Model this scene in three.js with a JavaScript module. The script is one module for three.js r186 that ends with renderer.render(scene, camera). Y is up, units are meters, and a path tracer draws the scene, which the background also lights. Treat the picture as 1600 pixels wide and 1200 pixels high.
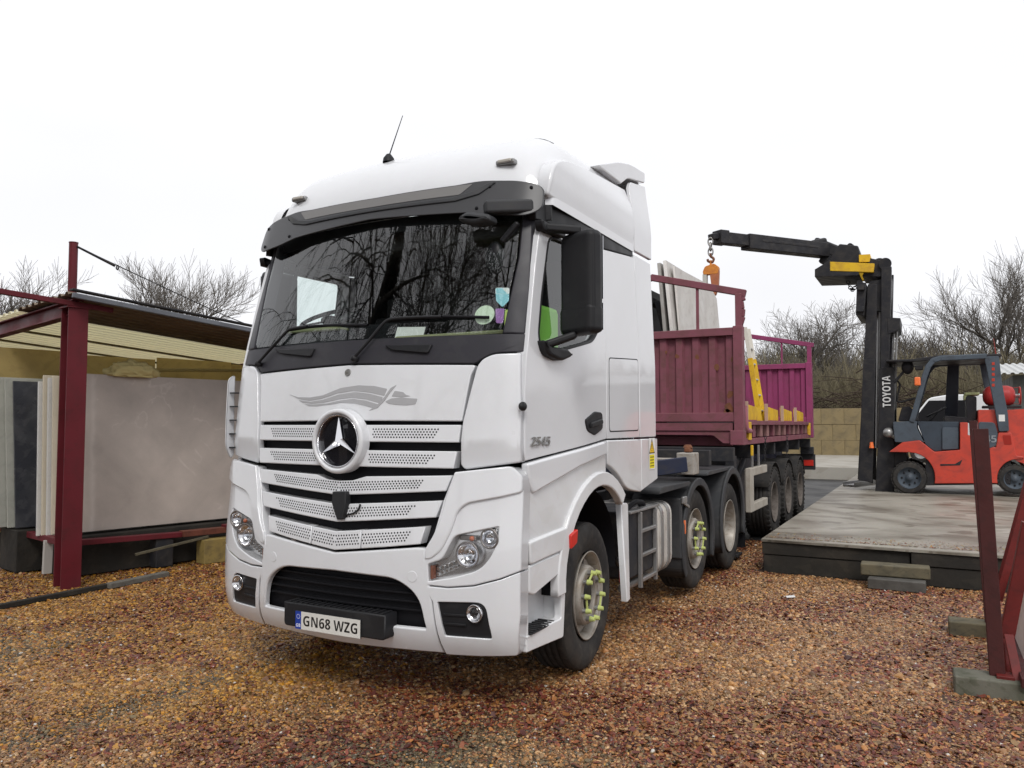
import * as THREE from 'three';
import { mergeGeometries } from 'three/addons/utils/BufferGeometryUtils.js';
import { RoundedBoxGeometry } from 'three/addons/geometries/RoundedBoxGeometry.js';
import { ImprovedNoise } from 'three/addons/math/ImprovedNoise.js';
import { TextGeometry } from 'three/addons/geometries/TextGeometry.js';
import { FontLoader } from 'three/addons/loaders/FontLoader.js';

// ---------------------------------------------------------------- camera
const scene = new THREE.Scene();
const FOCAL = 1225, EYE = new THREE.Vector3(3.33, 1.70, 3.767);       // focal length in pixels of the 1600 x 1200 photograph
const camera = new THREE.PerspectiveCamera(2 * Math.atan(600 / FOCAL) * 180 / Math.PI, 4 / 3, 0.05, 900);
const YAW = 28.06 * Math.PI / 180, PIT = 2.99 * Math.PI / 180;
const FWD = new THREE.Vector3(-Math.sin(YAW) * Math.cos(PIT), Math.sin(PIT), -Math.cos(YAW) * Math.cos(PIT));
camera.position.copy(EYE);
camera.lookAt(EYE.clone().add(FWD));
scene.add(camera);

// ---------------------------------------------------------------- overcast sky, weak soft sun
const nz = new ImprovedNoise();
const fbm = (x, y, z, n = 4) => { let a = 0, s = 1, t = 0; for (let i = 0; i < n; i++) { a += s * nz.noise(x, y, z); t += s; x *= 2.03; y *= 2.03; z *= 2.03; s *= .5; } return a / t; };
{
  const W = 512, H = 256, d = new Float32Array(W * H * 4);
  for (let j = 0; j < H; j++) for (let i = 0; i < W; i++) {
    const el = ((j + .5) / H - .5) * Math.PI, az = (i / W) * 2 * Math.PI, s = Math.max(0, Math.sin(el));
    const cx = Math.cos(az) * Math.cos(el), cz = Math.sin(az) * Math.cos(el);
    const cl = 1 + .10 * fbm(cx * 2.2 + 7, Math.sin(el) * 5 + 3, cz * 2.2 + 1, 4);
    const L = .89 * (1 + .05 * s) * cl, k = (j * W + i) * 4;
    d[k] = L * .985; d[k + 1] = L * .992; d[k + 2] = L * 1.025; d[k + 3] = 1;
  }
  const t = new THREE.DataTexture(d, W, H, THREE.RGBAFormat, THREE.FloatType);
  t.mapping = THREE.EquirectangularReflectionMapping; t.magFilter = t.minFilter = THREE.LinearFilter; t.needsUpdate = true;
  scene.background = t; scene.environment = t;
}
const sun = new THREE.DirectionalLight(0xfffcf8, 1.5);
sun.position.set(12, 27, 18); sun.target.position.set(0, 0, -4); sun.shadow.radius = 40; sun.castShadow = true;
sun.shadow.mapSize.set(2048, 2048);
Object.assign(sun.shadow.camera, { left: -30, right: 30, top: 30, bottom: -30, near: 1, far: 120 });
scene.add(sun, sun.target);
const renderer = new THREE.WebGLRenderer({ antialias: true });
renderer.toneMapping = THREE.LinearToneMapping;
renderer.toneMappingExposure = 1.13;
renderer.shadowMap.enabled = true;

// ---------------------------------------------------------------- helpers
function mulberry(a) { return () => { a |= 0; a = a + 0x6D2B79F5 | 0; let t = Math.imul(a ^ a >>> 15, 1 | a); t = t + Math.imul(t ^ t >>> 7, 61 | t) ^ t; return ((t ^ t >>> 14) >>> 0) / 4294967296; }; }
const rnd = mulberry(20240);
const rr = (a, b) => a + (b - a) * rnd();
const V = (x, y, z) => new THREE.Vector3(x, y, z);
const RGT = new THREE.Vector3().crossVectors(FWD, V(0, 1, 0)).normalize(), UPV = new THREE.Vector3().crossVectors(RGT, FWD);
// a pixel of the photograph gives a direction; the plane it is said to lie on gives the distance
function px(u, v, axis, val) {
  const d = FWD.clone().addScaledVector(RGT, (u - 800) / FOCAL).addScaledVector(UPV, (600 - v) / FOCAL);
  return EYE.clone().addScaledVector(d, (val - EYE[axis]) / d[axis]);
}
const clamp = (x, a, b) => Math.min(b, Math.max(a, x)), lerp = (a, b, t) => a + (b - a) * t;
const sstep = (a, b, x) => { const t = clamp((x - a) / (b - a), 0, 1); return t * t * (3 - 2 * t); };
const lin = (r, g, b) => new THREE.Color().setRGB(r, g, b);

function boxUV(g) {
  const p = g.attributes.position, n = g.attributes.normal, uv = new Float32Array(p.count * 2);
  for (let i = 0; i < p.count; i++) {
    const ax = Math.abs(n.getX(i)), ay = Math.abs(n.getY(i)), az = Math.abs(n.getZ(i));
    const x = p.getX(i), y = p.getY(i), z = p.getZ(i);
    if (ax >= ay && ax >= az) { uv[2 * i] = z; uv[2 * i + 1] = y; } else if (ay >= az) { uv[2 * i] = x; uv[2 * i + 1] = z; } else { uv[2 * i] = x; uv[2 * i + 1] = y; }
  }
  g.setAttribute('uv', new THREE.BufferAttribute(uv, 2));
  return g;
}
function clean(g, keepUV) {
  g = g.index ? g.toNonIndexed() : g;
  if (!g.attributes.normal) g.computeVertexNormals();
  const out = new THREE.BufferGeometry();
  out.setAttribute('position', g.attributes.position); out.setAttribute('normal', g.attributes.normal);
  if (g.attributes.color) out.setAttribute('color', g.attributes.color);
  if (keepUV && g.attributes.uv) out.setAttribute('uv', g.attributes.uv); else if (g.userData.uvKeep) out.setAttribute('uv', g.attributes.uv); else boxUV(out);
  return out;
}
const join = (gs, keepUV) => { gs = (Array.isArray(gs) ? gs.flat(4) : [gs]).filter(Boolean).map((g) => clean(g, keepUV)); return gs.length > 1 ? mergeGeometries(gs) : gs[0]; };
const taken = new Map();
const numbered = (n) => { const k = taken.get(n) || 0; taken.set(n, k + 1); return k ? n + '_' + String(k).padStart(3, '0') : n; };
function obj(name, gs, m, parent = scene, keepUV = false) {
  const me = new THREE.Mesh(join(gs, keepUV), m); me.name = parent === scene ? numbered(name) : name; me.castShadow = me.receiveShadow = true; parent.add(me); return me;
}
const at = (parent, name, geo, m, p, q) => { const me = new THREE.Mesh(geo, m); me.name = name; me.castShadow = me.receiveShadow = true; if (p) me.position.copy(p); if (q) me.quaternion.copy(q); parent.add(me); return me; };
function tag(o, label, category, group) { o.userData.label = label; if (category) o.userData.category = category; if (group) o.userData.group = group; return o; }
function thing(name, label, category, p = [0, 0, 0], turn = 0, group) {
  const o = new THREE.Group(); o.name = numbered(name); scene.add(o); o.position.set(...p); o.rotation.y = turn; return tag(o, label, category, group);
}
const struct = (o) => { o.userData.kind = 'structure'; return o; };
const stuff = (o) => { o.userData.kind = 'stuff'; return o; };

const box = (w, h, d, x = 0, y = 0, z = 0, r = .006, rot) => {
  r = Math.min(r, w * .45, h * .45, d * .45);
  const g = r > .0005 ? new RoundedBoxGeometry(w, h, d, 1, r) : new THREE.BoxGeometry(w, h, d);
  if (rot) { const e = new THREE.Euler(...rot); g.applyMatrix4(new THREE.Matrix4().makeRotationFromEuler(e)); }
  return g.translate(x, y, z);
};
const bb = (x0, x1, y0, y1, z0, z1, r) => box(Math.abs(x1 - x0), Math.abs(y1 - y0), Math.abs(z1 - z0), (x0 + x1) / 2, (y0 + y1) / 2, (z0 + z1) / 2, r);
function beam(p, q, w, h, r = .004, up = V(0, 1, 0)) {        // w across, h along up
  const d = q.clone().sub(p), L = d.length(); d.normalize();
  const x = new THREE.Vector3().crossVectors(up, d); if (x.lengthSq() < 1e-6) x.set(1, 0, 0); x.normalize();
  const y = new THREE.Vector3().crossVectors(d, x);
  return box(w, h, L, 0, 0, 0, r).applyMatrix4(new THREE.Matrix4().makeBasis(x, y, d).setPosition(p.clone().add(q).multiplyScalar(.5)));
}
const tube = (pts, r, seg = 0, rs = 8, closed = false) => new THREE.TubeGeometry(new THREE.CatmullRomCurve3(pts, closed, 'catmullrom', .3), seg || Math.max(2, pts.length * 5), r, rs, closed);
function cyl(p, q, r0, r1 = r0, n = 16) {
  const d = q.clone().sub(p), g = new THREE.CylinderGeometry(r1, r0, d.length(), n);
  return g.applyMatrix4(new THREE.Matrix4().makeRotationFromQuaternion(new THREE.Quaternion().setFromUnitVectors(V(0, 1, 0), d.clone().normalize())).setPosition(p.clone().add(q).multiplyScalar(.5)));
}
const lathe = (prof, n = 32) => new THREE.LatheGeometry(prof.map((p) => new THREE.Vector2(...p)), n);
const latheX = (prof, n = 32) => lathe(prof, n).rotateZ(-Math.PI / 2);           // [radius, x]
const ball = (r, x, y, z, sx = 1, sy = 1, sz = 1, n = 16) => new THREE.SphereGeometry(r, n, Math.max(6, n * .6 | 0)).scale(sx, sy, sz).translate(x, y, z);
const torus = (R, r, n = 24, m = 8) => new THREE.TorusGeometry(R, r, m, n);
function flipX(g) {                                                           // mirrored copy
  g = clean(g, true); const o = g.clone(); o.scale(-1, 1, 1);
  for (const k of Object.keys(o.attributes)) { const a = o.attributes[k], s = a.itemSize; for (let i = 0; i < a.count; i += 3) for (let c = 0; c < s; c++) { const t = a.array[(i + 1) * s + c]; a.array[(i + 1) * s + c] = a.array[(i + 2) * s + c]; a.array[(i + 2) * s + c] = t; } }
  return o;
}
// polygon corners [a, b, radius] -> rounded outline
function rounded(pts, r0 = 0, n = 5) {
  const out = [], N = pts.length;
  for (let i = 0; i < N; i++) {
    const p = pts[i], a = pts[(i + N - 1) % N], b = pts[(i + 1) % N], r = p[2] ?? r0;
    if (!r) { out.push([p[0], p[1]]); continue; }
    const la = Math.hypot(a[0] - p[0], a[1] - p[1]), lb = Math.hypot(b[0] - p[0], b[1] - p[1]), k = Math.min(r, la * .48, lb * .48);
    const s = [p[0] + (a[0] - p[0]) / la * k, p[1] + (a[1] - p[1]) / la * k], e = [p[0] + (b[0] - p[0]) / lb * k, p[1] + (b[1] - p[1]) / lb * k];
    for (let j = 0; j <= n; j++) { const t = j / n, u = 1 - t; out.push([u * u * s[0] + 2 * u * t * p[0] + t * t * e[0], u * u * s[1] + 2 * u * t * p[1] + t * t * e[1]]); }
  }
  return out;
}
const area = (p) => { let s = 0; for (let i = 0; i < p.length; i++) { const a = p[i], b = p[(i + 1) % p.length]; s += a[0] * b[1] - b[0] * a[1]; } return s / 2; };
function offsetPoly(p, d) {                                                    // CCW polygon, d > 0 shrinks
  const N = p.length, out = [];
  for (let i = 0; i < N; i++) {
    const a = p[(i + N - 1) % N], c = p[i], b = p[(i + 1) % N];
    let e1 = [c[0] - a[0], c[1] - a[1]], e2 = [b[0] - c[0], b[1] - c[1]]; const l1 = Math.hypot(...e1) || 1, l2 = Math.hypot(...e2) || 1;
    const n1 = [-e1[1] / l1, e1[0] / l1], n2 = [-e2[1] / l2, e2[0] / l2]; let m = [n1[0] + n2[0], n1[1] + n2[1]]; const ml = Math.hypot(...m) || 1; m = [m[0] / ml, m[1] / ml];
    const k = d / Math.max(.45, m[0] * n1[0] + m[1] * n1[1]); out.push([c[0] + m[0] * k, c[1] + m[1] * k]);
  }
  return out;
}
const resample = (p, e) => { const o = []; for (let i = 0; i < p.length; i++) { const a = p[i], b = p[(i + 1) % p.length], L = Math.hypot(a[0] - b[0], a[1] - b[1]); if (L < 1e-6) continue; const n = Math.max(1, Math.ceil(L / e)); for (let j = 0; j < n; j++) o.push([a[0] + (b[0] - a[0]) * j / n, a[1] + (b[1] - a[1]) * j / n]); } return o; };
// a sheet with thickness and rounded edges, cut to an outline and bent over a surface map(a, b, d) -> point at height d above it
function panel(map, outline, { holes = [], depth = .03, bev = .006, off = 0, edge = .1, back = false, flat = false } = {}) {
  const P = [], N = [], UV = [], out = map(0.01, 1, 1).sub(map(0.01, 1, 0));
  const nrm = (a, b) => { const e = .004, n = map(a + e, b, off).sub(map(a - e, b, off)).cross(map(a, b + e, off).sub(map(a, b - e, off))).normalize(); return n.dot(out) < 0 ? n.negate() : n; };
  const tri = (p, q, r, np, nq, nr, uv) => {
    const f = q.clone().sub(p).cross(r.clone().sub(p)), s = np.clone().add(nq).add(nr);
    if (f.dot(s) < 0) { [q, r] = [r, q]; [nq, nr] = [nr, nq]; uv = [uv[0], uv[2], uv[1]]; }
    for (const v of [p, q, r]) P.push(v.x, v.y, v.z); for (const v of [np, nq, nr]) N.push(v.x, v.y, v.z); for (const v of uv) UV.push(v[0], v[1]);
  };
  let o = resample(area(outline) < 0 ? outline.slice().reverse() : outline, edge);
  const hs = holes.map((h) => resample(area(h) > 0 ? h.slice().reverse() : h, edge));
  const oi = offsetPoly(o, bev), hi = hs.map((h) => offsetPoly(h, bev));
  const toV = (p) => p.map((c) => new THREE.Vector2(c[0], c[1]));
  const ci = toV(oi), ch = hi.map(toV), faces = THREE.ShapeUtils.triangulateShape(ci, ch), all = [ci, ...ch].flat().map((v) => [v.x, v.y]);
  let list = faces.map((f) => f.map((i) => all[i]));
  for (let it = 0; it < 14; it++) {                                          // split long edges so that the sheet bends
    const nx = []; let any = false;
    for (const [a, b, c] of list) {
      const d = [Math.hypot(a[0] - b[0], a[1] - b[1]), Math.hypot(b[0] - c[0], b[1] - c[1]), Math.hypot(c[0] - a[0], c[1] - a[1])], m = Math.max(...d), k = d.indexOf(m);
      if (m < edge * 1.5) { nx.push([a, b, c]); continue; }
      any = true; const t = [a, b, c], p = t[k], q = t[(k + 1) % 3], r = t[(k + 2) % 3], h = [(p[0] + q[0]) / 2, (p[1] + q[1]) / 2]; nx.push([p, h, r], [h, q, r]);
    }
    list = nx; if (!any) break;
  }
  for (const t of list) tri(...t.map((c) => map(c[0], c[1], off)), ...t.map((c) => nrm(...c)), t);
  if (back) for (const t of list) tri(...t.map((c) => map(c[0], c[1], off - depth)), ...t.map((c) => nrm(...c).negate()), t);
  const rim = (i, e) => {
    const n = e.length;
    const po = e.map((c) => map(c[0], c[1], off - bev)), pd = e.map((c) => map(c[0], c[1], off - depth)), pi = i.map((c) => map(c[0], c[1], off)), ni = i.map((c) => nrm(...c));
    const w = e.map((c, k) => { const v = po[k].clone().sub(pi[k]); v.addScaledVector(ni[k], -v.dot(ni[k])); return v.lengthSq() > 1e-14 ? v.normalize() : ni[k].clone(); });
    for (let k = 0; k < n; k++) {
      const j = (k + 1) % n, u = [i[k], e[k], e[j], i[j]];
      const nk = w[k].clone().addScaledVector(ni[k], .4).normalize(), nj = w[j].clone().addScaledVector(ni[j], .4).normalize();
      tri(pi[k], po[k], po[j], ni[k], nk, nj, [u[0], u[1], u[2]]); tri(pi[k], po[j], pi[j], ni[k], nj, ni[j], [u[0], u[2], u[3]]);
      tri(po[k], pd[k], pd[j], w[k], w[k], w[j], [u[1], u[1], u[2]]); tri(po[k], pd[j], po[j], w[k], w[j], w[j], [u[1], u[2], u[2]]);
    }
  };
  rim(oi, o); hs.forEach((h, k) => rim(hi[k], h));
  const g = new THREE.BufferGeometry();
  g.setAttribute('position', new THREE.Float32BufferAttribute(P, 3)); g.setAttribute('normal', new THREE.Float32BufferAttribute(N, 3)); g.setAttribute('uv', new THREE.Float32BufferAttribute(UV, 2));
  if (flat) g.computeVertexNormals();
  return g;
}
// flat plate in a plane: outline in (a, b) on axes A, B from origin O, thickness along A x B
function plate(outline, O, A, B, depth, opt = {}) { const C = new THREE.Vector3().crossVectors(A, B).normalize(); return panel((a, b, d) => O.clone().addScaledVector(A, a).addScaledVector(B, b).addScaledVector(C, d), outline, { depth, back: true, edge: 50, bev: .004, ...opt }); }
// outline in (x, y), extruded between z0 and z1 (z1 the nearer)
const slabXY = (outline, z0, z1, opt) => plate(outline, V(0, 0, z1), V(1, 0, 0), V(0, 1, 0), z1 - z0, opt);
// outline in (z, y) extruded between x0 and x1 (x1 the outer, +x)
const slabZY = (outline, x0, x1, opt) => panel((a, b, d) => V(x1 + d, b, a), outline, { depth: x1 - x0, back: true, edge: 50, bev: .004, ...opt });

// ---------------------------------------------------------------- textures and materials
function tex(size, fn, srgb = true, rep = 1) {
  const d = new Uint8Array(size * size * 4);
  for (let j = 0; j < size; j++) for (let i = 0; i < size; i++) { const c = fn(i / size, j / size, i, j), k = (j * size + i) * 4; d[k] = clamp(c[0], 0, 1) * 255; d[k + 1] = clamp(c[1], 0, 1) * 255; d[k + 2] = clamp(c[2], 0, 1) * 255; d[k + 3] = 255; }
  const t = new THREE.DataTexture(d, size, size, THREE.RGBAFormat); t.wrapS = t.wrapT = THREE.RepeatWrapping; t.magFilter = THREE.LinearFilter; t.minFilter = THREE.LinearMipmapLinearFilter; t.generateMipmaps = true;
  t.repeat.set(rep, rep); if (srgb) t.colorSpace = THREE.SRGBColorSpace; t.needsUpdate = true; return t;
}
const s2 = (x) => Math.pow(clamp(x, 0, 1), 1 / 2.2);
const NOISE = [0, 1].map((o) => { const n = 256, d = new Float32Array(n * n); for (let j = 0; j < n; j++) for (let i = 0; i < n; i++) { const a = i / n * 6.28319, b = j / n * 6.28319, r = .85; d[j * n + i] = fbm(Math.cos(a) * r + o * 7.3, Math.sin(a) * r + Math.cos(b) * r, Math.sin(b) * r + o * 3.1, 5); } return d; });
const tileN = (u, v, f, o) => {                                                 // noise that repeats over the unit square
  const k = Math.max(1, Math.round(f / 5)), s = NOISE[Math.abs(Math.round(o * 10)) % 2], i = ((u * k + o * .371) % 1 + 1) % 1 * 256 | 0, j = ((v * k + o * .713) % 1 + 1) % 1 * 256 | 0; return s[(j & 255) * 256 + (i & 255)];
};
// painted or bare surface with blotches, specks and streaks in its own colours
const wornCache = new Map(), qrep = (r) => r < .45 ? .3 : r < .9 ? .6 : 1.3;
const shared = (k, fn) => { if (!wornCache.has(k)) wornCache.set(k, fn()); return wornCache.get(k); };
function worn(base, second, amt, { rep = .5, size = 256, speck = .04, seed = 1, rough = .6, metal = 0, bump = 0, extra = {} } = {}) {
  return shared('worn' + seed, () => {
    const R = mulberry(seed * 77 + 5), q = qrep(rep);
    const f = (u, v) => clamp(tileN(u, v, 5, seed * 3.1) * 1.6 + .5, 0, 1);
    const map = tex(size, (u, v) => { let k = Math.pow(f(u, v), 1.6) * amt + (R() - .5) * speck; const e = sstep(.72, .8, f(u * 2 % 1, v * 3 % 1)) * amt; k = clamp(k + e * .5, 0, 1); return [0, 1, 2].map((c) => s2(lerp(base[c], second[c], k) * (1 + (R() - .5) * speck * 2))); }, true, rep);
    const rm = shared('rough' + q, () => tex(256, (u, v) => { const k = clamp(.82 + tileN(u, v, 5, 9) * .5, .3, 1); return [k, k, k]; }, false, q));
    const o = { map, roughness: Math.min(1, rough * 1.2), roughnessMap: rm, metalness: metal, specularIntensity: extra.clearcoat ? 1 : .5, ...extra };
    if (bump) { o.bumpMap = shared('bump' + q, () => { const B = mulberry(6); return tex(256, (u, v) => { const k = .5 + tileN(u, v, 15, 4) * .6 + (B() - .5) * .15; return [k, k, k]; }, false, q); }); o.bumpScale = bump; }
    return new THREE.MeshPhysicalMaterial(o);
  });
}
const mat = (r, g, b, rough = .6, o = {}) => new THREE.MeshPhysicalMaterial({ color: lin(r, g, b), roughness: rough, specularIntensity: rough > .3 ? .5 : 1, ...o });
const M = {
  white: worn([.735, .745, .765], [.64, .64, .64], .14, { rep: .35, speck: .006, seed: 2, rough: .42, extra: { clearcoat: 1, clearcoatRoughness: .05 } }),
  whiteLow: worn([.725, .735, .75], [.50, .48, .44], .22, { rep: .5, speck: .012, seed: 3, rough: .45, extra: { clearcoat: .8, clearcoatRoughness: .12 } }),
  blackPl: worn([.011, .011, .013], [.04, .04, .04], .32, { seed: 4, rough: .5 }),
  cowl: worn([.028, .027, .034], [.06, .058, .06], .3, { seed: 41, rough: .42 }),
  greyPl: worn([.034, .036, .04], [.08, .078, .075], .4, { seed: 5, rough: .62 }),
  dark: mat(.006, .006, .008, .7),
  rubber: worn([.022, .021, .021], [.075, .066, .055], .42, { rep: 1.5, seed: 6, rough: .85, bump: .002 }),
  rim: worn([.36, .335, .30], [.18, .14, .10], .6, { rep: 2, seed: 7, rough: .55, metal: .3 }),
  rimDirty: worn([.15, .13, .115], [.07, .055, .045], .6, { rep: 2, seed: 17, rough: .75, metal: .1 }),
  steel: worn([.35, .35, .35], [.2, .18, .15], .5, { rep: 1, seed: 8, rough: .4, metal: .6 }),
  chrome: mat(.75, .75, .77, .12, { metalness: 1 }),
  chassis: worn([.018, .019, .024], [.07, .06, .05], .4, { rep: .8, seed: 9, rough: .7 }),
  silver: mat(.42, .42, .43, .45, { metalness: .3 }),
  glass: new THREE.MeshPhysicalMaterial({ color: lin(.87, .93, .915), roughness: .0, transmission: 1, thickness: 0, ior: 1.85 }),
  clear: new THREE.MeshPhysicalMaterial({ color: lin(.97, .97, .97), roughness: .02, transmission: 1, thickness: 0, ior: 1.5 }),
  orange: new THREE.MeshPhysicalMaterial({ color: lin(.85, .17, .03), roughness: .25, clearcoat: .6 }),
  red: mat(.55, .03, .02, .3),
  lime: mat(.48, .54, .18, .6),
  yellow: worn([.72, .46, .02], [.4, .2, .04], .45, { rep: 1, seed: 10, rough: .6 }),
};
// ================================================================ ground
const PLATFORM_TOP = .37;
const rut = (x, z) => Math.exp(-(((Math.abs(x + .12 * (z + .6) * sstep(-.6, 3, z)) - 1.02) / .17) ** 2)) * sstep(-.9, .4, z);
const zone = (x, z) => ({                                                       // what lies on the gravel where: 0..1 each
  gold: clamp(sstep(.6, -1.5, x) * sstep(2.4, -.5, z) * .8 + .5 * sstep(-.1, .3, fbm(x * .35 + 3, 0, z * .35, 3)) * sstep(3.5, -1, x), 0, 1),
  leaf: clamp(sstep(-.06, .16, fbm(x * .8 + 11, 2, z * .8 + 5, 4)) * .9 + .45 * sstep(2.2, 4.0, x) + .3 * sstep(-.5, -3, x) * sstep(0, -3, z), 0, 1),
  mud: clamp(sstep(-.04, .2, fbm(x * .4 + 31, 4, z * .4 + 8, 4)) * .8 * sstep(3.2, 1.2, x) * sstep(-.8, .8, z) + .65 * rut(x, z), 0, 1),
});
const gh = (x, z) => -.022 - .022 * rut(x, z) + .020 * fbm(x * .8, 3, z * .8, 3) + .012 * fbm(x * 4, 1, z * 4, 2);
{
  const seg = 150, g = new THREE.PlaneGeometry(1, 1, seg, seg).rotateX(-Math.PI / 2), p = g.attributes.position, C = new Float32Array(p.count * 3);
  const wp = (t, c) => c + Math.sign(t) * (Math.abs(t) * 16 + Math.pow(Math.abs(t) * 2, 5) * 300);
  for (let i = 0; i < p.count; i++) {
    const x = wp(p.getX(i), 0), z = wp(p.getZ(i), -1), far = sstep(12, 40, Math.hypot(x, z)); p.setXYZ(i, x, lerp(gh(x, z), -.03, far), z);
    const o = zone(x, z); let c = [.070, .043, .023]; const mix = (q, k) => { c = c.map((v, n) => lerp(v, q[n], k)); };
    mix([.10, .048, .012], o.gold * .7); mix([.06, .018, .012], o.leaf * .55); mix([.03, .023, .014], o.mud * .85); C.set(c, i * 3);
  }
  g.setAttribute('color', new THREE.BufferAttribute(C, 3)); g.computeVertexNormals();
  const R = mulberry(99), sz = 512, cell = new Float32Array(sz * sz);
  const pts = Array.from({ length: 2600 }, () => [R() * sz, R() * sz, 3 + R() * 5, R()]);
  const hgt = new Float32Array(sz * sz), tone = new Float32Array(sz * sz).fill(.5);
  for (const [cx, cy, r, t] of pts) for (let j = -9; j <= 9; j++) for (let i = -9; i <= 9; i++) { const d = Math.hypot(i, j * 1.2) / r; if (d < 1) { const k = ((cy + j + sz) % sz | 0) * sz + ((cx + i + sz) % sz | 0), h = Math.sqrt(1 - d * d) * r / 8; if (h > hgt[k]) { hgt[k] = h; tone[k] = t; } } }
  const map = tex(sz, (u, v, i, j) => { const k = j * sz + i, t = .62 + .75 * tone[k] + (R() - .5) * .1, w = tone[k]; return [s2(.62 * t), s2(.62 * t * lerp(.85, 1.05, w)), s2(.62 * t * lerp(.8, 1.1, w))]; }, true, .9);
  const bm = tex(sz, (u, v, i, j) => { const h = hgt[j * sz + i]; return [h, h, h]; }, false, .9);
  const gm = new THREE.MeshPhysicalMaterial({ map, vertexColors: true, bumpMap: bm, bumpScale: .012, roughness: .8 }); gm.color.setRGB(1.5, 1.5, 1.5);
  struct(obj('gravel_yard', g, gm));
}
{ // loose stones and leaves near the camera, where they can be seen singly
  const inst = (name, geo, m, list, label) => {
    const im = new THREE.InstancedMesh(clean(geo), m, list.length), mt = new THREE.Matrix4(), q = new THREE.Quaternion(), e = new THREE.Euler(), s = V(1, 1, 1), p = V(0, 0, 0);
    list.forEach((o, i) => { e.set(o.rx, o.ry, o.rz); q.setFromEuler(e); s.set(...o.s); p.set(o.x, o.y, o.z); mt.compose(p, q, s); im.setMatrixAt(i, mt); im.setColorAt(i, o.c); });
    im.name = name; im.castShadow = im.receiveShadow = true; scene.add(im); stuff(im); im.userData.label = label; return im;
  };
  const stoneG = new THREE.IcosahedronGeometry(1, 1); { const p = stoneG.attributes.position; for (let i = 0; i < p.count; i++) { const x = p.getX(i), y = p.getY(i), z = p.getZ(i), k = 1 + .35 * nz.noise(x * 1.3 + 5, y * 1.3, z * 1.3 + 2); p.setXYZ(i, x * k, y * k, z * k); } stoneG.computeVertexNormals(); }
  const pals = { gold: [[.38, .175, .018], [.27, .12, .02], [.42, .23, .05], [.19, .07, .016], [.34, .19, .065]], tan: [[.36, .185, .065], [.25, .125, .05], [.40, .25, .125], [.19, .085, .035], [.30, .135, .045]], red: [[.17, .036, .014], [.12, .026, .013], [.22, .06, .02], [.09, .024, .018]], mud: [[.10, .07, .035], [.075, .055, .03], [.13, .095, .05], [.16, .12, .06]] };
  const R = mulberry(4242), stones = [], leaves = [];
  const inside = (x, z) => { const d = V(x, 0, z).sub(EYE), dep = d.dot(FWD), la = d.dot(RGT); return dep > .8 && Math.abs(la) < dep * .72 + .4 ? dep : 0; };
  for (let i = 0; stones.length < 430000 && i < 6000000; i++) {
    const x = lerp(-9.5, 6.2, R()), z = lerp(-9.0, 2.2, R()), dep = inside(x, z); if (!dep) continue;
    if (R() > clamp(30 / (dep * dep), .10, 1)) continue;
    if (x > 1.5 && z < -5.75) continue;
    const o = zone(x, z), k = R(); let pal = 'tan'; if (k < o.mud * .75) pal = 'mud'; else if (k < o.mud * .75 + o.leaf * .42) pal = 'red'; else if (R() < o.gold) pal = 'gold';
    const P = pals[pal], c = P[R() * P.length | 0], t = .40 + 1.1 * Math.pow(R(), 1.25), big = R() < .02 ? 1.7 : 1, r = (.0052 + .0066 * R() * R()) * (dep > 5 ? 1.45 : 1.05) * big;
    if (R() < .005) { c === 0; stones.push({ x, y: gh(x, z) + r * .3, z, rx: R() * 6, ry: R() * 6, rz: R() * 6, s: [r, r * .7, r], c: lin(.55, .52, .47) }); continue; }
    stones.push({ x, y: gh(x, z) + r * (.1 + .5 * R()), z, rx: (R() - .5) * 1, ry: R() * 6.3, rz: (R() - .5) * 1, s: [r * (1 + .5 * R()), r * (.5 + .35 * R()), r], c: lin(c[0] * t, c[1] * t, c[2] * t) });
  }
  inst('gravel', stoneG, mat(1, 1, 1, .3), stones, 'loose brown and tan gravel covering the yard');
  const lg = new THREE.PlaneGeometry(1, .62, 3, 2).rotateX(-Math.PI / 2); { const p = lg.attributes.position; for (let i = 0; i < p.count; i++) { const x = p.getX(i), z = p.getZ(i); p.setXYZ(i, x, .22 * x * x + .35 * z * z + .1 * x * z, z * (1 - 1.7 * Math.abs(x) * Math.abs(x))); } lg.computeVertexNormals(); }
  const lp = [[.17, .040, .022], [.13, .032, .022], [.22, .07, .030], [.30, .12, .035], [.09, .028, .022], [.26, .15, .06]];
  for (let i = 0; leaves.length < 60000 && i < 900000; i++) {
    const x = lerp(-8, 6.5, R()), z = lerp(-11, 2.2, R()), dep = inside(x, z); if (!dep || (x > 1.5 && z < -5.75)) continue; const o = zone(x, z); if (R() > o.leaf * 1.1 + .06) continue;
    const c = lp[R() * lp.length | 0], t = .5 + .9 * R(), g = o.gold > R() * 1.6, s = .018 + .042 * R() * R(); leaves.push({ x, y: gh(x, z) + .007 + .01 * R(), z, rx: (R() - .5) * .9, ry: R() * 6.3, rz: (R() - .5) * .9, s: [s, s * .7, s], c: g ? lin(.34 * t, .17 * t, .03 * t) : lin(c[0] * t, c[1] * t, c[2] * t) });
  }
  for (let i = 0; i < 1500; i++) { const k = R(), x = 1.58 + 3.6 * R(), z = -5.86 - .55 * k * k * k - .05, c = lp[R() * lp.length | 0], s = .012 + .024 * R() * R(); leaves.push({ x, y: PLATFORM_TOP + .006, z, rx: (R() - .5) * .5, ry: R() * 6.3, rz: (R() - .5) * .5, s: [s, s * .6, s], c: lin(c[0], c[1] * 1.3, c[2]) }); }
  inst('leaf_litter', lg, new THREE.MeshPhysicalMaterial({ roughness: .5, side: THREE.DoubleSide }), leaves, 'fallen red brown leaves scattered over the gravel');
}
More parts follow.
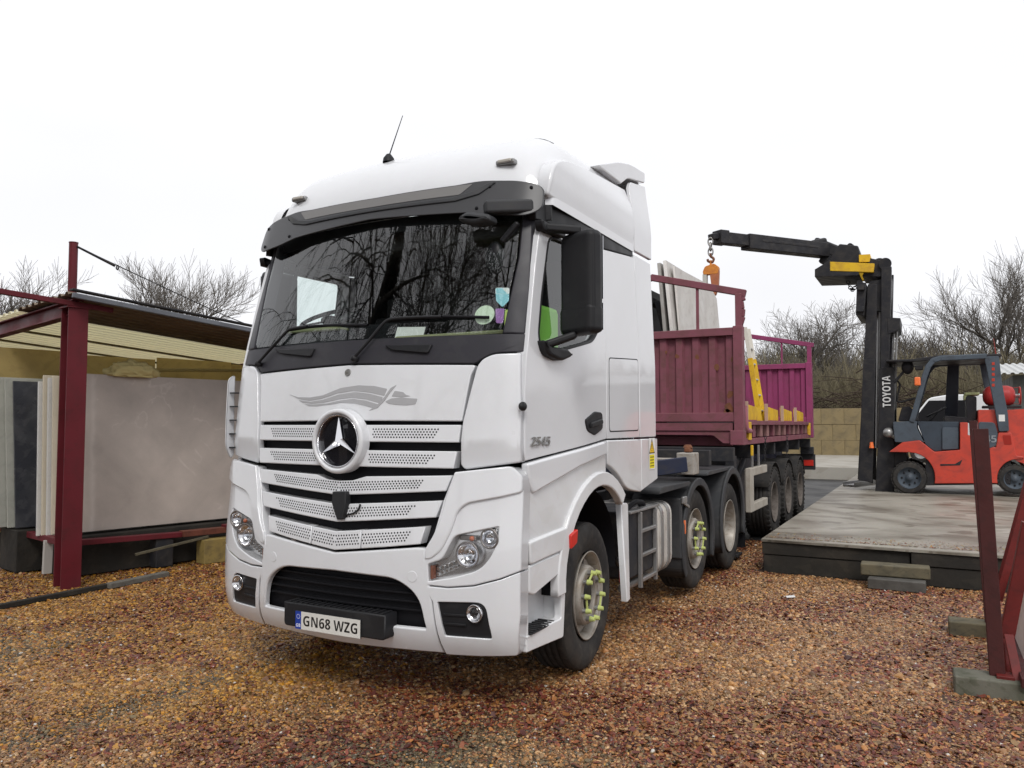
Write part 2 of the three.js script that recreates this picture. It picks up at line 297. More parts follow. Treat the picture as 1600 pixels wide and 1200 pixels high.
// strip of darker ground beside the trailer and the far apron
{
  struct(obj('dark_ground', bb(-4, 1.52, -.06, .006, -34, -8.3, .002), worn([.018, .018, .019], [.035, .033, .03], .5, { rep: .3, seed: 21, rough: .5 })));
  struct(obj('concrete_apron', bb(-14, 1.6, 0, .40, -36, -22.4, .02), worn([.36, .34, .30], [.24, .21, .17], .6, { rep: .25, seed: 22, rough: .8 })));
}
// ================================================================ white tractor unit
const hermite = (xs, ys) => (x) => {
  const n = xs.length; if (x <= xs[0]) return ys[0] + (ys[1] - ys[0]) / (xs[1] - xs[0]) * (x - xs[0]); if (x >= xs[n - 1]) return ys[n - 1] + (ys[n - 1] - ys[n - 2]) / (xs[n - 1] - xs[n - 2]) * (x - xs[n - 1]);
  let i = 0; while (x > xs[i + 1]) i++; const h = xs[i + 1] - xs[i], t = (x - xs[i]) / h, sl = (k) => k <= 0 ? (ys[1] - ys[0]) / (xs[1] - xs[0]) : k >= n - 1 ? (ys[n - 1] - ys[n - 2]) / (xs[n - 1] - xs[n - 2]) : (ys[k + 1] - ys[k - 1]) / (xs[k + 1] - xs[k - 1]);
  const t2 = t * t, t3 = t2 * t; return (2 * t3 - 3 * t2 + 1) * ys[i] + (t3 - 2 * t2 + t) * h * sl(i) + (-2 * t3 + 3 * t2) * ys[i + 1] + (t3 - t2) * h * sl(i + 1);
};
const frontZ = hermite([.30, .42, .55, .9, 1.2, 1.6, 2.0, 2.2, 3.1, 3.6], [-.2, -.13, -.10, -.10, -.13, -.17, -.21, -.25, -.50, -.62]);
const Zf = (x, y) => { const a = Math.abs(x); return frontZ(y) - .13 * a * a - 1.5 * Math.max(0, a - 1.05) ** 2; };
const Xs = (y, z) => 1.19 + .06 * sstep(.3, 1.3, -z) - .05 * Math.max(0, (y - 2.2) / 1.2);
const fm = (x, y, d) => V(x, y, Zf(x, y) + d), sm = (z, y, d) => V(Xs(y, z) + d, y, z);
const fhit = (u, v, off = 0) => { let z = -.25, p; for (let i = 0; i < 60; i++) { p = px(u, v, 'z', z); z = .6 * z + .4 * (Zf(clamp(p.x, -1.3, 1.3), clamp(p.y, 0, 4)) + off); } return [p.x, p.y]; };
const symm = (half) => [...half, ...half.slice().reverse().filter((p) => p[0] > .0005).map((p) => [-p[0], p[1], p[2]])];
const T = thing('tractor_unit', 'white articulated lorry tractor unit with sun visor and bow logo on its bonnet', 'lorry');
const both = (name, g, m, parent = T) => [obj(name, g, m, parent), obj(name, flipX(join(g)), m, parent)];
const circle = (cx, cy, r, n = 24) => Array.from({ length: n }, (_, i) => [cx + r * Math.cos(i / n * 2 * Math.PI), cy + r * Math.sin(i / n * 2 * Math.PI)]);

// ---- bonnet and grille
const bonnet = obj('bonnet_panel', panel(fm, rounded(symm([[0, 2.088], [.897, 2.064, .02], [.87, 2.0, .02], [.832, 1.722, .01], [0, 1.728]])), { depth: .06, bev: .008 }), M.white, T);
{
  const z1 = (p) => fhit(340 + p[0] / 4, 520 + p[1] / 4);
  const shapes = [
    [[450, 386], [505, 402], [580, 404], [660, 390], [770, 345], [880, 328], [980, 332], [1060, 350], [1042, 394], [950, 372], [850, 362], [750, 378], [650, 412], [575, 424], [510, 414]],
    [[508, 420], [580, 430], [660, 418], [760, 385], [860, 370], [950, 380], [1034, 402], [1014, 440], [930, 415], [840, 405], [760, 415], [660, 438], [590, 442], [530, 436]],
    [[545, 444], [600, 448], [680, 442], [770, 422], [850, 412], [930, 424], [1005, 447], [972, 470], [920, 455], [860, 442], [780, 436], [690, 450], [620, 459], [570, 457]],
    [[1120, 325], [1082, 345], [1048, 395], [1008, 440], [946, 487], [1000, 470], [1048, 420], [1082, 370]],
    [[1108, 362], [1160, 370], [1176, 386], [1206, 396], [1150, 402], [1088, 398]],
    [[1048, 430], [1085, 410], [1150, 404], [1250, 412], [1236, 446], [1180, 453], [1110, 449], [1068, 442]]];
  const gm = mat(.40, .40, .41, .4);
  obj('bow_logo', shapes.map((s) => panel(fm, rounded(s.map(z1), .006, 3), { off: .0022, depth: .002, bev: .0004, edge: .1 })), gm, bonnet);
  const [bx, by] = fhit(541, 582);
  obj('bonnet_badge', [panel(fm, circle(0, by, .024), { off: .006, depth: .006, bev: .002 }), ...[90, 210, 330].map((a) => { const c = Math.cos(a * Math.PI / 180), s = Math.sin(a * Math.PI / 180); return beam(V(0, by, Zf(0, by) + .007), V(c * .018, by + s * .018, Zf(0, by) + .007), .004, .004, .001); })], M.steel, bonnet);
}
obj('grille_backing', panel(fm, symm([[0, 1.735], [.86, 1.73], [.83, 1.45], [.76, 1.2], [.68, 1.0], [0, .9]]), { off: -.075, depth: .01 }), M.dark, T);
const dotG = (list) => {                                                         // small round openings of the grille sheets
  const P = [], N = [];
  for (const [x, y] of list) { const c = fm(x, y, .0008), r = .0058; for (let k = 0; k < 6; k++) { const a = k * Math.PI / 3, b = a + Math.PI / 3; for (const v of [c, fm(x + r * Math.cos(a), y + r * Math.sin(a), .0008), fm(x + r * Math.cos(b), y + r * Math.sin(b), .0008)]) { P.push(v.x, v.y, v.z); N.push(0, 0, 1); } } }
  const g = new THREE.BufferGeometry(); g.setAttribute('position', new THREE.Float32BufferAttribute(P, 3)); g.setAttribute('normal', new THREE.Float32BufferAttribute(N, 3)); return g;
};
function bar(half, top, bot, xa, xb, skew) {
  const b = obj('grille_bar', panel(fm, rounded(symm(half), .006, 2), { depth: .07, bev: .007, edge: .08 }), M.white, T), dots = [];
  for (let s = -1; s <= 1; s += 2) for (let i = 0; i < 60; i++) for (let j = 0; j < 4; j++) {
    const x = xa + i * .0205 + (j % 2) * .01025; const t = (j + .5) / 4, lim = xb - t * skew; if (x > lim) continue;
    const y0 = top(x) - .018, y1 = bot(x) + .022; dots.push([s * x, lerp(y0, y1, t)]);
  }
  stuff(obj('perforation', dotG(dots), M.dark, b)); return b;
}
const vee = (c, e, X) => (x) => c + (e - c) * Math.abs(x) / X;
bar([[0, 1.700], [.828, 1.700], [.820, 1.594], [0, 1.594]], () => 1.7, () => 1.594, .235, .70, .05);
bar([[0, 1.541], [.812, 1.541], [.795, 1.438], [0, 1.438]], () => 1.541, () => 1.438, .22, .68, .05);
bar([[0, 1.345], [.10, 1.350], [.20, 1.378], [.79, 1.397], [.755, 1.303], [0, 1.255]], vee(1.36, 1.397, .79), vee(1.255, 1.303, .755), .01, .63, .05);
bar([[0, 1.198], [.737, 1.247], [.702, 1.146], [0, 1.088]], vee(1.198, 1.247, .737), vee(1.088, 1.146, .7), .01, .57, .05);
{
  const t = vee(1.030, 1.092, .66), b = vee(.914, .985, .62), o = { depth: .07, bev: .006, edge: .08 };
  const gs = [[-.198, .198], [.204, .64], [-.64, -.204]].map(([a, c]) => rounded([[a, t(a)], [0.5 * (a + c), t(.5 * (a + c))], [c, t(c)], [c === .64 ? .615 : c, b(c)], [.5 * (a + c), b(.5 * (a + c))], [a === -.64 ? -.615 : a, b(a)]], .003, 1));
  const dots = []; for (let s = -1; s <= 1; s += 2) for (let i = 0; i < 30; i++) for (let j = 0; j < 4; j++) { const x = .01 + i * .0205 + (j % 2) * .01025; if (x > .56 - j * .012 || Math.abs(x - .2) < .013) continue; dots.push([s * x, lerp(t(x) - .018, b(x) + .022, (j + .5) / 4)]); }
  gs.forEach((g, i) => { const me = obj('grille_bar', panel(fm, g, o), M.white, T); stuff(obj('perforation', dotG(dots.filter(([x]) => i === 0 ? Math.abs(x) < .2 : i === 1 ? x > .2 : x < -.2)), M.dark, me)); });
}
{ // round emblem
  const y = 1.598, z0 = Zf(0, y) + .036; const R = .208;
  const ring = obj('emblem_ring', [lathe([[R, -.05], [R, .012], [R - .006, .024], [R - .022, .03], [R - .034, .022], [R - .036, -.02]], 56).rotateX(Math.PI / 2).translate(0, y, z0)], M.white, T);
  obj('chrome_rim', lathe([[R - .036, -.01], [R - .037, .018], [R - .043, .022], [R - .05, .016], [R - .052, -.012]], 56).rotateX(Math.PI / 2).translate(0, y, z0), M.chrome, ring);
  obj('emblem_disc', cyl(V(0, y, z0 - .03), V(0, y, z0 - .012), R - .03, R - .03, 48), mat(.006, .006, .009, .12, { clearcoat: 1 }), ring);
  const P = [], L = R - .05, w = .03;
  for (const a of [90, 210, 330]) {
    const A = a * Math.PI / 180, tip = V(Math.cos(A) * L, y + Math.sin(A) * L, z0 + .004), c = V(0, y, z0 + .036);
    for (const s of [-1, 1]) { const B = A + s * Math.PI / 3, sd = V(Math.cos(B) * w, y + Math.sin(B) * w, z0 - .004); const tr = s > 0 ? [c, tip, sd] : [c, sd, tip]; for (const v of tr) P.push(v.x, v.y, v.z); }
  }
  const g = new THREE.BufferGeometry(); g.setAttribute('position', new THREE.Float32BufferAttribute(P, 3)); g.computeVertexNormals(); obj('three_point_star', g, M.chrome, ring);
}
{ // black sensor box with cable
  const p = [[520, 768], [541, 768], [541, 788], [535, 812], [527, 812], [519, 786]].map((q) => fhit(...q, .03));
  const s = obj('radar_sensor', panel(fm, rounded(p, .008, 3), { off: .04, depth: .05, bev: .008 }), M.blackPl, T);
  const c = [[540, 805], [552, 802], [560, 796], [563, 788]].map((q) => { const [x, y] = fhit(...q, .01); return fm(x, y, .01); }); obj('sensor_cable', tube(c, .006, 12, 6), M.blackPl, s);
}
// ---- bumper
const opening = rounded(symm([[0, .786], [.46, .775, .14], [.612, .68, .14], [.652, .485, .01], [0, .485]]), 0, 6);
obj('bumper', panel(fm, rounded(symm([[0, .898], [.60, .966, .03], [.648, .962, .01], [.650, .90], [.694, .66], [.732, .335, .01], [0, .318]])), { holes: [opening], depth: .045, bev: .012, edge: .07 }), M.white, T);
obj('lower_grille', [panel(fm, symm([[0, .82], [.68, .8], [.68, .45], [0, .45]]), { off: -.075, depth: .01 }), ...[.74, .69, .64, .59].map((y) => panel(fm, symm([[0, y], [.62, y], [.62, y - .012], [0, y - .012]]), { off: -.045, depth: .03, bev: .003 }))], M.dark, T);
for (const [u, v] of [[427, 870], [644, 901]]) { const [x, y] = fhit(u, v); obj('tow_eye_cover', panel(fm, circle(x, y, .033), { off: .003, depth: .003, bev: .002 }), M.white, T); }
{ // step with number plate
  const z = -.055, st = obj('bumper_step', [slabXY(rounded([[-.375, .565], [.435, .565], [.435, .415, .03], [-.375, .415, .03]]), z - .12, z, { bev: .01 }), ...Array.from({ length: 17 }, (_, i) => bb(-.35 + i * .046, -.326 + i * .046, .565, .572, z - .11, z - .015, .002))], M.blackPl, T);
  const c = document.createElement('canvas'); c.width = 1040; c.height = 222; const q = c.getContext('2d');
  q.fillStyle = '#d9d8d2'; q.fillRect(0, 0, 1040, 222); q.fillStyle = '#1f3f9e'; q.fillRect(0, 0, 96, 222); q.fillStyle = '#e8e8f4'; q.font = 'bold 58px sans-serif'; q.fillText('GB', 8, 196);
  q.beginPath(); for (let i = 0; i < 12; i++) { const a = i * Math.PI / 6; q.fillRect(44 + 26 * Math.cos(a), 62 + 26 * Math.sin(a), 8, 8); }
  q.fillStyle = '#141414'; q.font = 'bold 176px sans-serif'; q.save(); q.translate(120, 174); const w = q.measureText('GN68 WZG').width; q.scale(890 / w, 1); q.fillText('GN68 WZG', 0, 0); q.restore();
  const t = new THREE.CanvasTexture(c); t.colorSpace = THREE.SRGBColorSpace;
  const pg = new THREE.PlaneGeometry(.52, .111).translate(0, .466, z + .012); const pl = obj('number_plate', pg, new THREE.MeshPhysicalMaterial({ map: t, roughness: .35 }), T, true); pl.userData.label = 'front number plate reading GN68 WZG';
  obj('plate_backing', bb(-.262, .262, .409, .523, z, z + .009, .003), M.blackPl, pl);
}
// ---- bumper corners with fog lamps
{
  const hole = rounded([[.732, .655, .01], [1.02, .668, .06], [1.052, .455, .02], [.768, .455, .01]], 0, 5);
  const g = panel(fm, rounded([[.655, .742, .01], [.80, .738], [.95, .756], [1.10, .80], [1.205, .845, .01], [1.205, .60], [1.185, .40, .02], [1.17, .352, .02], [.95, .335], [.74, .328, .01], [.702, .655], [.672, .70]]), { holes: [hole], depth: .10, bev: .006, edge: .07 });
  for (const c of both('bumper_corner', g, M.white)) {
    const k = c === T.children[T.children.length - 1] ? -1 : 1, F = (q) => k > 0 ? q : flipX(join(q));
    obj('fog_recess', F([panel(fm, [[.69, .69], [1.05, .70], [1.08, .43], [.71, .43]], { off: -.016, depth: .01 }), ...[.52, .575].map((y) => panel(fm, [[.76, y], [.90, y], [.90, y + .014], [.765, y + .014]], { off: -.008, depth: .01, bev: .003 }))]), M.blackPl, c);
    const f = obj('fog_lamp', F(lathe([[.052, -.04], [.054, 0], [.047, .006], [.044, -.004], [.03, -.02], [.0, -.028]], 24).rotateX(Math.PI / 2).translate(.958, .602, Zf(.958, .602) + .004)), M.chrome, c);
    obj('lamp_lens', F(ball(.044, .958, .602, Zf(.958, .602) + .002, 1, 1, .4)), M.clear, f);
  }
}
// ---- headlamps, their surround and the raised brow
const lampO = rounded([[.668, .872, .01], [.757, .905, .03], [.826, 1.045, .03], [1.087, 1.106, .01], [1.080, 1.01, .05], [1.05, .93, .06], [.985, .852, .05], [.84, .805, .03], [.675, .772, .005]], 0, 4);
{
  const sur = panel(fm, rounded([[.80, 1.405], [1.15, 1.45, .02], [1.202, 1.39, .02], [1.205, 1.20], [1.208, .853, .01], [1.10, .808], [.95, .764], [.80, .746], [.648, .75, .01], [.640, .86], [.652, .96], [.70, 1.06], [.745, 1.25]]), { holes: [lampO], depth: .09, bev: .008, edge: .07 });
  both('headlamp_surround', sur, M.white);
  const brow = panel((x, y, d) => fm(x, y, d + .012 * sstep(.8, 1.2, y)), rounded([[.814, 1.418, .01], [1.15, 1.458, .03], [1.204, 1.395, .02], [1.204, 1.305, .02], [1.10, 1.278], [.90, 1.238, .05], [.845, 1.19, .05], [.815, 1.08, .05], [.755, .955, .05], [.690, .905, .02], [.652, .90], [.655, .965], [.70, 1.04], [.742, 1.14], [.772, 1.28]]), { off: .010, depth: .03, bev: .010, edge: .06 });
  both('headlamp_brow', brow, M.white);
  const zl = (x, y, d) => Zf(x, y) + d;
  for (const k of [1, -1]) {
    const F = (q) => k > 0 ? q : flipX(join(q));
    const h = obj('headlamp', F([panel(fm, lampO, { off: -.075, depth: .01, bev: .001 }), ...Array.from({ length: 7 }, (_, i) => { const x = .70 + i * .028, y = .80 + i * .012; return [bb(x, x + .02, y, y + .02, zl(x, y, -.07), zl(x, y, -.045), .003), bb(x, x + .02, y + .03, y + .05, zl(x, y, -.07), zl(x, y, -.05), .003)]; })]), mat(.68, .68, .68, .2, { metalness: .9 }), T);
    for (const q of [lathe([[.072, .0], [.07, -.008], [.05, -.03], [0, -.045]], 28).rotateX(Math.PI / 2).translate(.905, .935, zl(.9, .93, -.018)), lathe([[.052, .01], [.05, 0], [.036, -.024], [0, -.03]], 28).rotateX(Math.PI / 2).translate(1.032, 1.035, zl(1.03, 1.03, -.02))]) obj('headlamp_reflector', F(q), M.chrome, h);
    for (const q of [ball(.038, .905, .935, zl(.905, .935, -.035), 1, 1, .6), ball(.03, 1.032, 1.035, zl(1.03, 1.03, -.03), 1, 1, .6)]) obj('headlamp_projector', F(q), new THREE.MeshPhysicalMaterial({ color: lin(.9, .92, .95), roughness: .02, transmission: 1, thickness: .05, ior: 1.5 }), h);
    obj('headlamp_bezel', F([torus(.056, .007, 28, 6).translate(1.032, 1.035, zl(1.03, 1.03, -.012)), torus(.076, .005, 28, 6).translate(.905, .935, zl(.9, .93, -.016)), bb(.835, .95, 1.015, 1.045, zl(.9, 1.0, -.06), zl(.9, 1.0, -.03), .008)]), mat(.25, .23, .22, .3, { metalness: .6 }), h);
    obj('indicator_bulb', F(ball(.016, .925, 1.03, zl(.92, 1.03, -.022))), mat(.45, .12, .05, .2), h); obj('side_indicator', F(bb(.676, .692, .782, .862, zl(.68, .8, -.06), zl(.68, .8, -.02), .003)), mat(.22, .09, .06, .25), h);
    obj('headlamp_lens', F(panel(fm, offsetPoly(area(lampO) > 0 ? lampO : lampO.slice().reverse(), .003), { off: -.004, depth: .003, bev: .001, edge: .08 })), M.clear, h);
  }
}
// ---- corner air deflectors
{
  const cmap = (x, y, d) => fm(x, y, d + .012 - .22 * Math.max(0, 1.60 - .06 * (x - .9) - y));
  const g = panel(cmap, rounded([[.912, 2.058, .02], [.94, 2.098, .02], [1.0, 2.128, .05], [1.158, 2.134, .01], [1.178, 1.80], [1.184, 1.478, .02], [.852, 1.432, .03], [.828, 1.46, .01], [.843, 1.715]]), { depth: .06, bev: .010, edge: .06 });
  for (const [i, d] of both('corner_deflector', g, M.white).entries()) {
    const F = (q) => i ? flipX(join(q)) : q;
    if (!i) continue;                                                            // on the near side the panel closes against the door
    obj('deflector_fin', F(panel((z, y, dd) => V(1.222 + .012 * Math.sin((y - 1.45) * 4) + dd, y, z), rounded([[-.335, 2.04, .05], [-.395, 2.07, .02], [-.395, 1.49, .02], [-.36, 1.45, .05], [-.315, 1.54, .05]]), { depth: .012, bev: .004, edge: .08, back: true })), M.white, d);
    for (let k = 0; k < 5; k++) obj('deflector_slat', F(bb(1.16, 1.217, 1.53 + k * .1, 1.54 + k * .1, -.395, -.345, .003)), M.greyPl, d);
  }
  obj('side_camera_dome', [ball(.028, Xs(1.81, -.36) + .012, 1.81, -.36, .8, 1, 1.3)], M.blackPl, T);
}
// ---- windscreen, cowl, pillars, header
obj('wiper_cowl', panel(fm, rounded(symm([[0, 2.098], [.89, 2.074, .02], [.93, 2.106, .03], [.995, 2.138, .05], [1.168, 2.144], [1.168, 2.255], [0, 2.258]])), { off: -.004, depth: .05, bev: .006 }), M.cowl, T);
for (const [u0, u1, v] of [[432, 492, 549], [602, 676, 543]]) { const a = fhit(u0, v), b = fhit(u1, v); obj('cowl_handle', panel(fm, rounded([[a[0], a[1] + .012], [b[0], b[1] + .02], [b[0] - .02, b[1] - .035], [b[0] - .08, b[1] - .03], [a[0] + .06, a[1] - .02]], .012, 3), { off: .018, depth: .02, bev: .006 }), M.blackPl, T); }
const screen = obj('windscreen', panel(fm, rounded(symm([[0, 2.262], [1.028, 2.262, .05], [1.062, 2.75], [1.045, 3.12, .05], [0, 3.12]])), { depth: .006, bev: .001, edge: .09 }), M.glass, T);
both('windscreen_pillar', panel(fm, rounded([[1.032, 2.257], [1.172, 2.250], [1.165, 2.55], [1.135, 2.95], [1.118, 3.16], [1.05, 3.16], [1.067, 2.75]]), { depth: .12, bev: .015, edge: .08 }), M.cowl, T);
obj('header_panel', panel(fm, symm([[0, 3.122], [1.12, 3.122], [1.10, 3.17], [0, 3.17]]), { depth: .05, bev: .004 }), M.blackPl, T);
{ // stickers on the inside of the glass
  const st = (name, pts, c) => obj(name, panel(fm, rounded(pts.map((q) => fhit(...q, -.010)), .012, 4), { off: -.010, depth: .001, bev: .0004 }), c, screen);
  const [sx, sy] = fhit(757, 492, -.010); obj('disc_sticker', panel(fm, circle(sx, sy, .062, 28), { off: -.010, depth: .001, bev: .0004 }), mat(.62, .72, .55, .5), screen);
  st('tax_sticker', [[774, 450], [796, 450], [795, 470], [785, 480], [775, 470]], mat(.30, .62, .70, .5)); st('tax_sticker', [[774, 450], [796, 450], [796, 460], [774, 460]].map(([a, b]) => [a, b - .5]), mat(.75, .75, .73, .5));
  st('permit_sticker', [[774, 482], [788, 482], [786, 505], [775, 505]], mat(.35, .16, .42, .5)); st('permit_sticker', [[789, 484], [796, 484], [794, 510], [788, 510]], mat(.30, .42, .10, .5));
}
{ // wipers
  const w = (pts, off, r) => tube(pts.map((q) => { const [x, y] = fhit(...q, off); return fm(x, y, off); }), r, 24, 8);
  const spec = [[[[402, 568], [432, 535], [452, 515], [480, 510]], [[452, 516], [500, 509], [575, 508]]], [[[552, 560], [580, 528], [606, 500], [650, 496], [690, 495]], [[606, 502], [690, 495], [764, 496]]]];
  for (const [arm, blade] of spec) { const a = obj('wiper', [w(arm, .03, .011), ball(.025, ...fm(...fhit(...arm[0], .03), .02).toArray())], M.blackPl, T); obj('wiper_blade', w(blade, .014, .010), M.dark, a); }
}
// ---- sun visor
{
  const vo = (x, y) => .10 + .05 * sstep(3.28, 3.0, y);
  const vm = (x, y, d) => V(x, y, frontZ(3.1) + (3.1 - y) * .35 + .07 - .115 * x * x - 1.2 * Math.max(0, Math.abs(x) - 1.05) ** 2 + d);
  const upper = symm([[0, 3.262], [.62, 3.272], [.79, 3.286, .06], [1.05, 3.262, .08], [1.20, 3.215, .05], [1.212, 3.06, .06], [1.13, 3.01, .05], [.90, 3.03, .06], [.72, 3.062], [0, 3.098]]);
  const v = obj('sun_visor', panel(vm, rounded(upper, 0, 5), { depth: .012, bev: .004, edge: .07, back: true }), new THREE.MeshPhysicalMaterial({ color: lin(.042, .042, .045), roughness: .42, specularIntensity: .6, clearcoat: .25, clearcoatRoughness: .3 }), T);
  obj('visor_ridge', [panel(vm, rounded(symm([[0, 3.178], [.60, 3.178], [.74, 3.205], [.85, 3.262], [.90, 3.262], [.80, 3.185], [.64, 3.150], [0, 3.152]]), .01, 2), { off: .012, depth: .014, bev: .006, edge: .07 })], M.greyPl, v);
  obj('visor_strip', panel(vm, rounded(symm([[0, 3.255], [.60, 3.264], [.74, 3.268], [.66, 3.196], [0, 3.19]]), .01, 2), { off: .003, depth: .005, bev: .001, edge: .07 }), mat(.19, .185, .18, .45), v);
  for (const s of [-1, 1]) for (const [x, y] of [[.86, 3.235], [1.13, 3.205], [.80, 3.085], [1.1, 3.05]]) obj('visor_bolt', ball(.013, ...vm(s * x, y, .002).toArray(), 1, 1, .6, 8), M.dark, v);
}
// ---- roof
{
  const P = [], N = [], I = [], nx = 64, nzv = 64, zF = (x) => -.56 - .115 * x * x - .9 * Math.max(0, Math.abs(x) - 1.0) ** 2, Z1 = -2.34;
  const y0 = 3.12, top = (z) => 3.72 + .06 * sstep(.7, 2.3, -z);
  const hgt = (x, z) => { const a = clamp((zF(x) - z) / .58, 0, 1), b = clamp((1.212 - Math.abs(x)) / .36, 0, 1); const fa = Math.pow(1 - Math.pow(1 - a, 2.3), 1 / 2.0), fb = Math.pow(1 - Math.pow(1 - b, 2.6), 1 / 2.6); return y0 + (top(z) - y0) * fa * fb; };
  const warp = (t) => { const s = Math.sign(t), a = Math.abs(t); return s * (1 - Math.pow(1 - a, 1.9)) * 1.212; };
  for (let j = 0; j <= nzv; j++) for (let i = 0; i <= nx; i++) { const x = warp(i / nx * 2 - 1), t = Math.pow(j / nzv, 1.8), z = lerp(zF(x), Z1, t); P.push(x, hgt(x, z), z); }
  for (let j = 0; j < nzv; j++) for (let i = 0; i < nx; i++) { const a = j * (nx + 1) + i, b = a + 1, c = a + nx + 1, d = c + 1; I.push(a, b, c, b, d, c); }
  const g = new THREE.BufferGeometry(); g.setAttribute('position', new THREE.Float32BufferAttribute(P, 3)); g.setIndex(I); g.computeVertexNormals();
  const roof = obj('cab_roof', [g], M.white, T);
  obj('roof_edge', [panel((a, b, d) => V(a, b, zF(a) + d), symm([[0, y0], [1.2, y0], [1.2, y0 - .1], [0, y0 - .1]]), { off: 0, depth: .02, edge: .1 })], M.blackPl, roof);
  // raised fairing along each roof side
  const sg = panel((z, y, d) => V(1.20 + .018 * sstep(3.12, 3.3, y) - .10 * sstep(3.38, 3.75, y) + d, y, z), rounded([[-.70, 3.165, .04], [-.76, 3.40, .12], [-1.0, 3.50, .15], [-1.6, 3.585], [-2.33, 3.66, .02], [-2.33, 3.135, .01], [-1.5, 3.15]]), { off: .006, depth: .10, bev: .018, edge: .05 });
  both('roof_side_fairing', sg, M.white);
  obj('rear_roof_panel', [bb(-1.2, 1.2, 1.45, 3.3, -2.34, -2.32, .005)], M.white, T);
  const seam = []; for (let i = 0; i <= 40; i++) { const x = lerp(-1.05, 1.05, i / 40), z = -1.02 - .1 * x * x; seam.push(V(x, hgt(x, z) + .0005, z)); } obj('roof_seam', tube(seam, .003, 60, 5), M.dark, roof);
  // aerial and marker lights
  const ax = -.16, az = -.84, ay = hgt(ax, az); const A = obj('roof_aerial', [lathe([[.045, 0], [.04, .03], [.018, .06], [.0, .068]], 18).translate(ax, ay - .01, az)], M.blackPl, T); obj('aerial_rod', cyl(V(ax, ay + .03, az), V(ax + .11, ay + .33, az - .02), .005, .0025, 8), M.blackPl, A);
  for (const s of [-1, 1]) { const x = s * .90, z = -.725, y = hgt(x, z); const m = obj('roof_marker_lamp', [box(.14, .035, .06, x, y + .004, z + .01, .012)], M.steel, T); obj('lamp_lens', box(.10, .024, .03, x, y + .008, z + .035, .008), mat(.5, .47, .42, .2), m); }
  // rear spoiler
  const spg = [slabZY(rounded([[-1.70, 3.665], [-2.15, 3.83, .1], [-2.45, 3.895, .1], [-2.80, 3.925, .02], [-2.80, 3.83, .02], [-2.36, 3.75, .05], [-2.2, 3.66]]), -1.16, 1.16, { bev: .01 })];
  const sp = obj('roof_spoiler', [spg, bb(-1.12, 1.12, 3.3, 3.82, -2.75, -2.72, .004)].flat(), M.white, T);
  void sp;
}
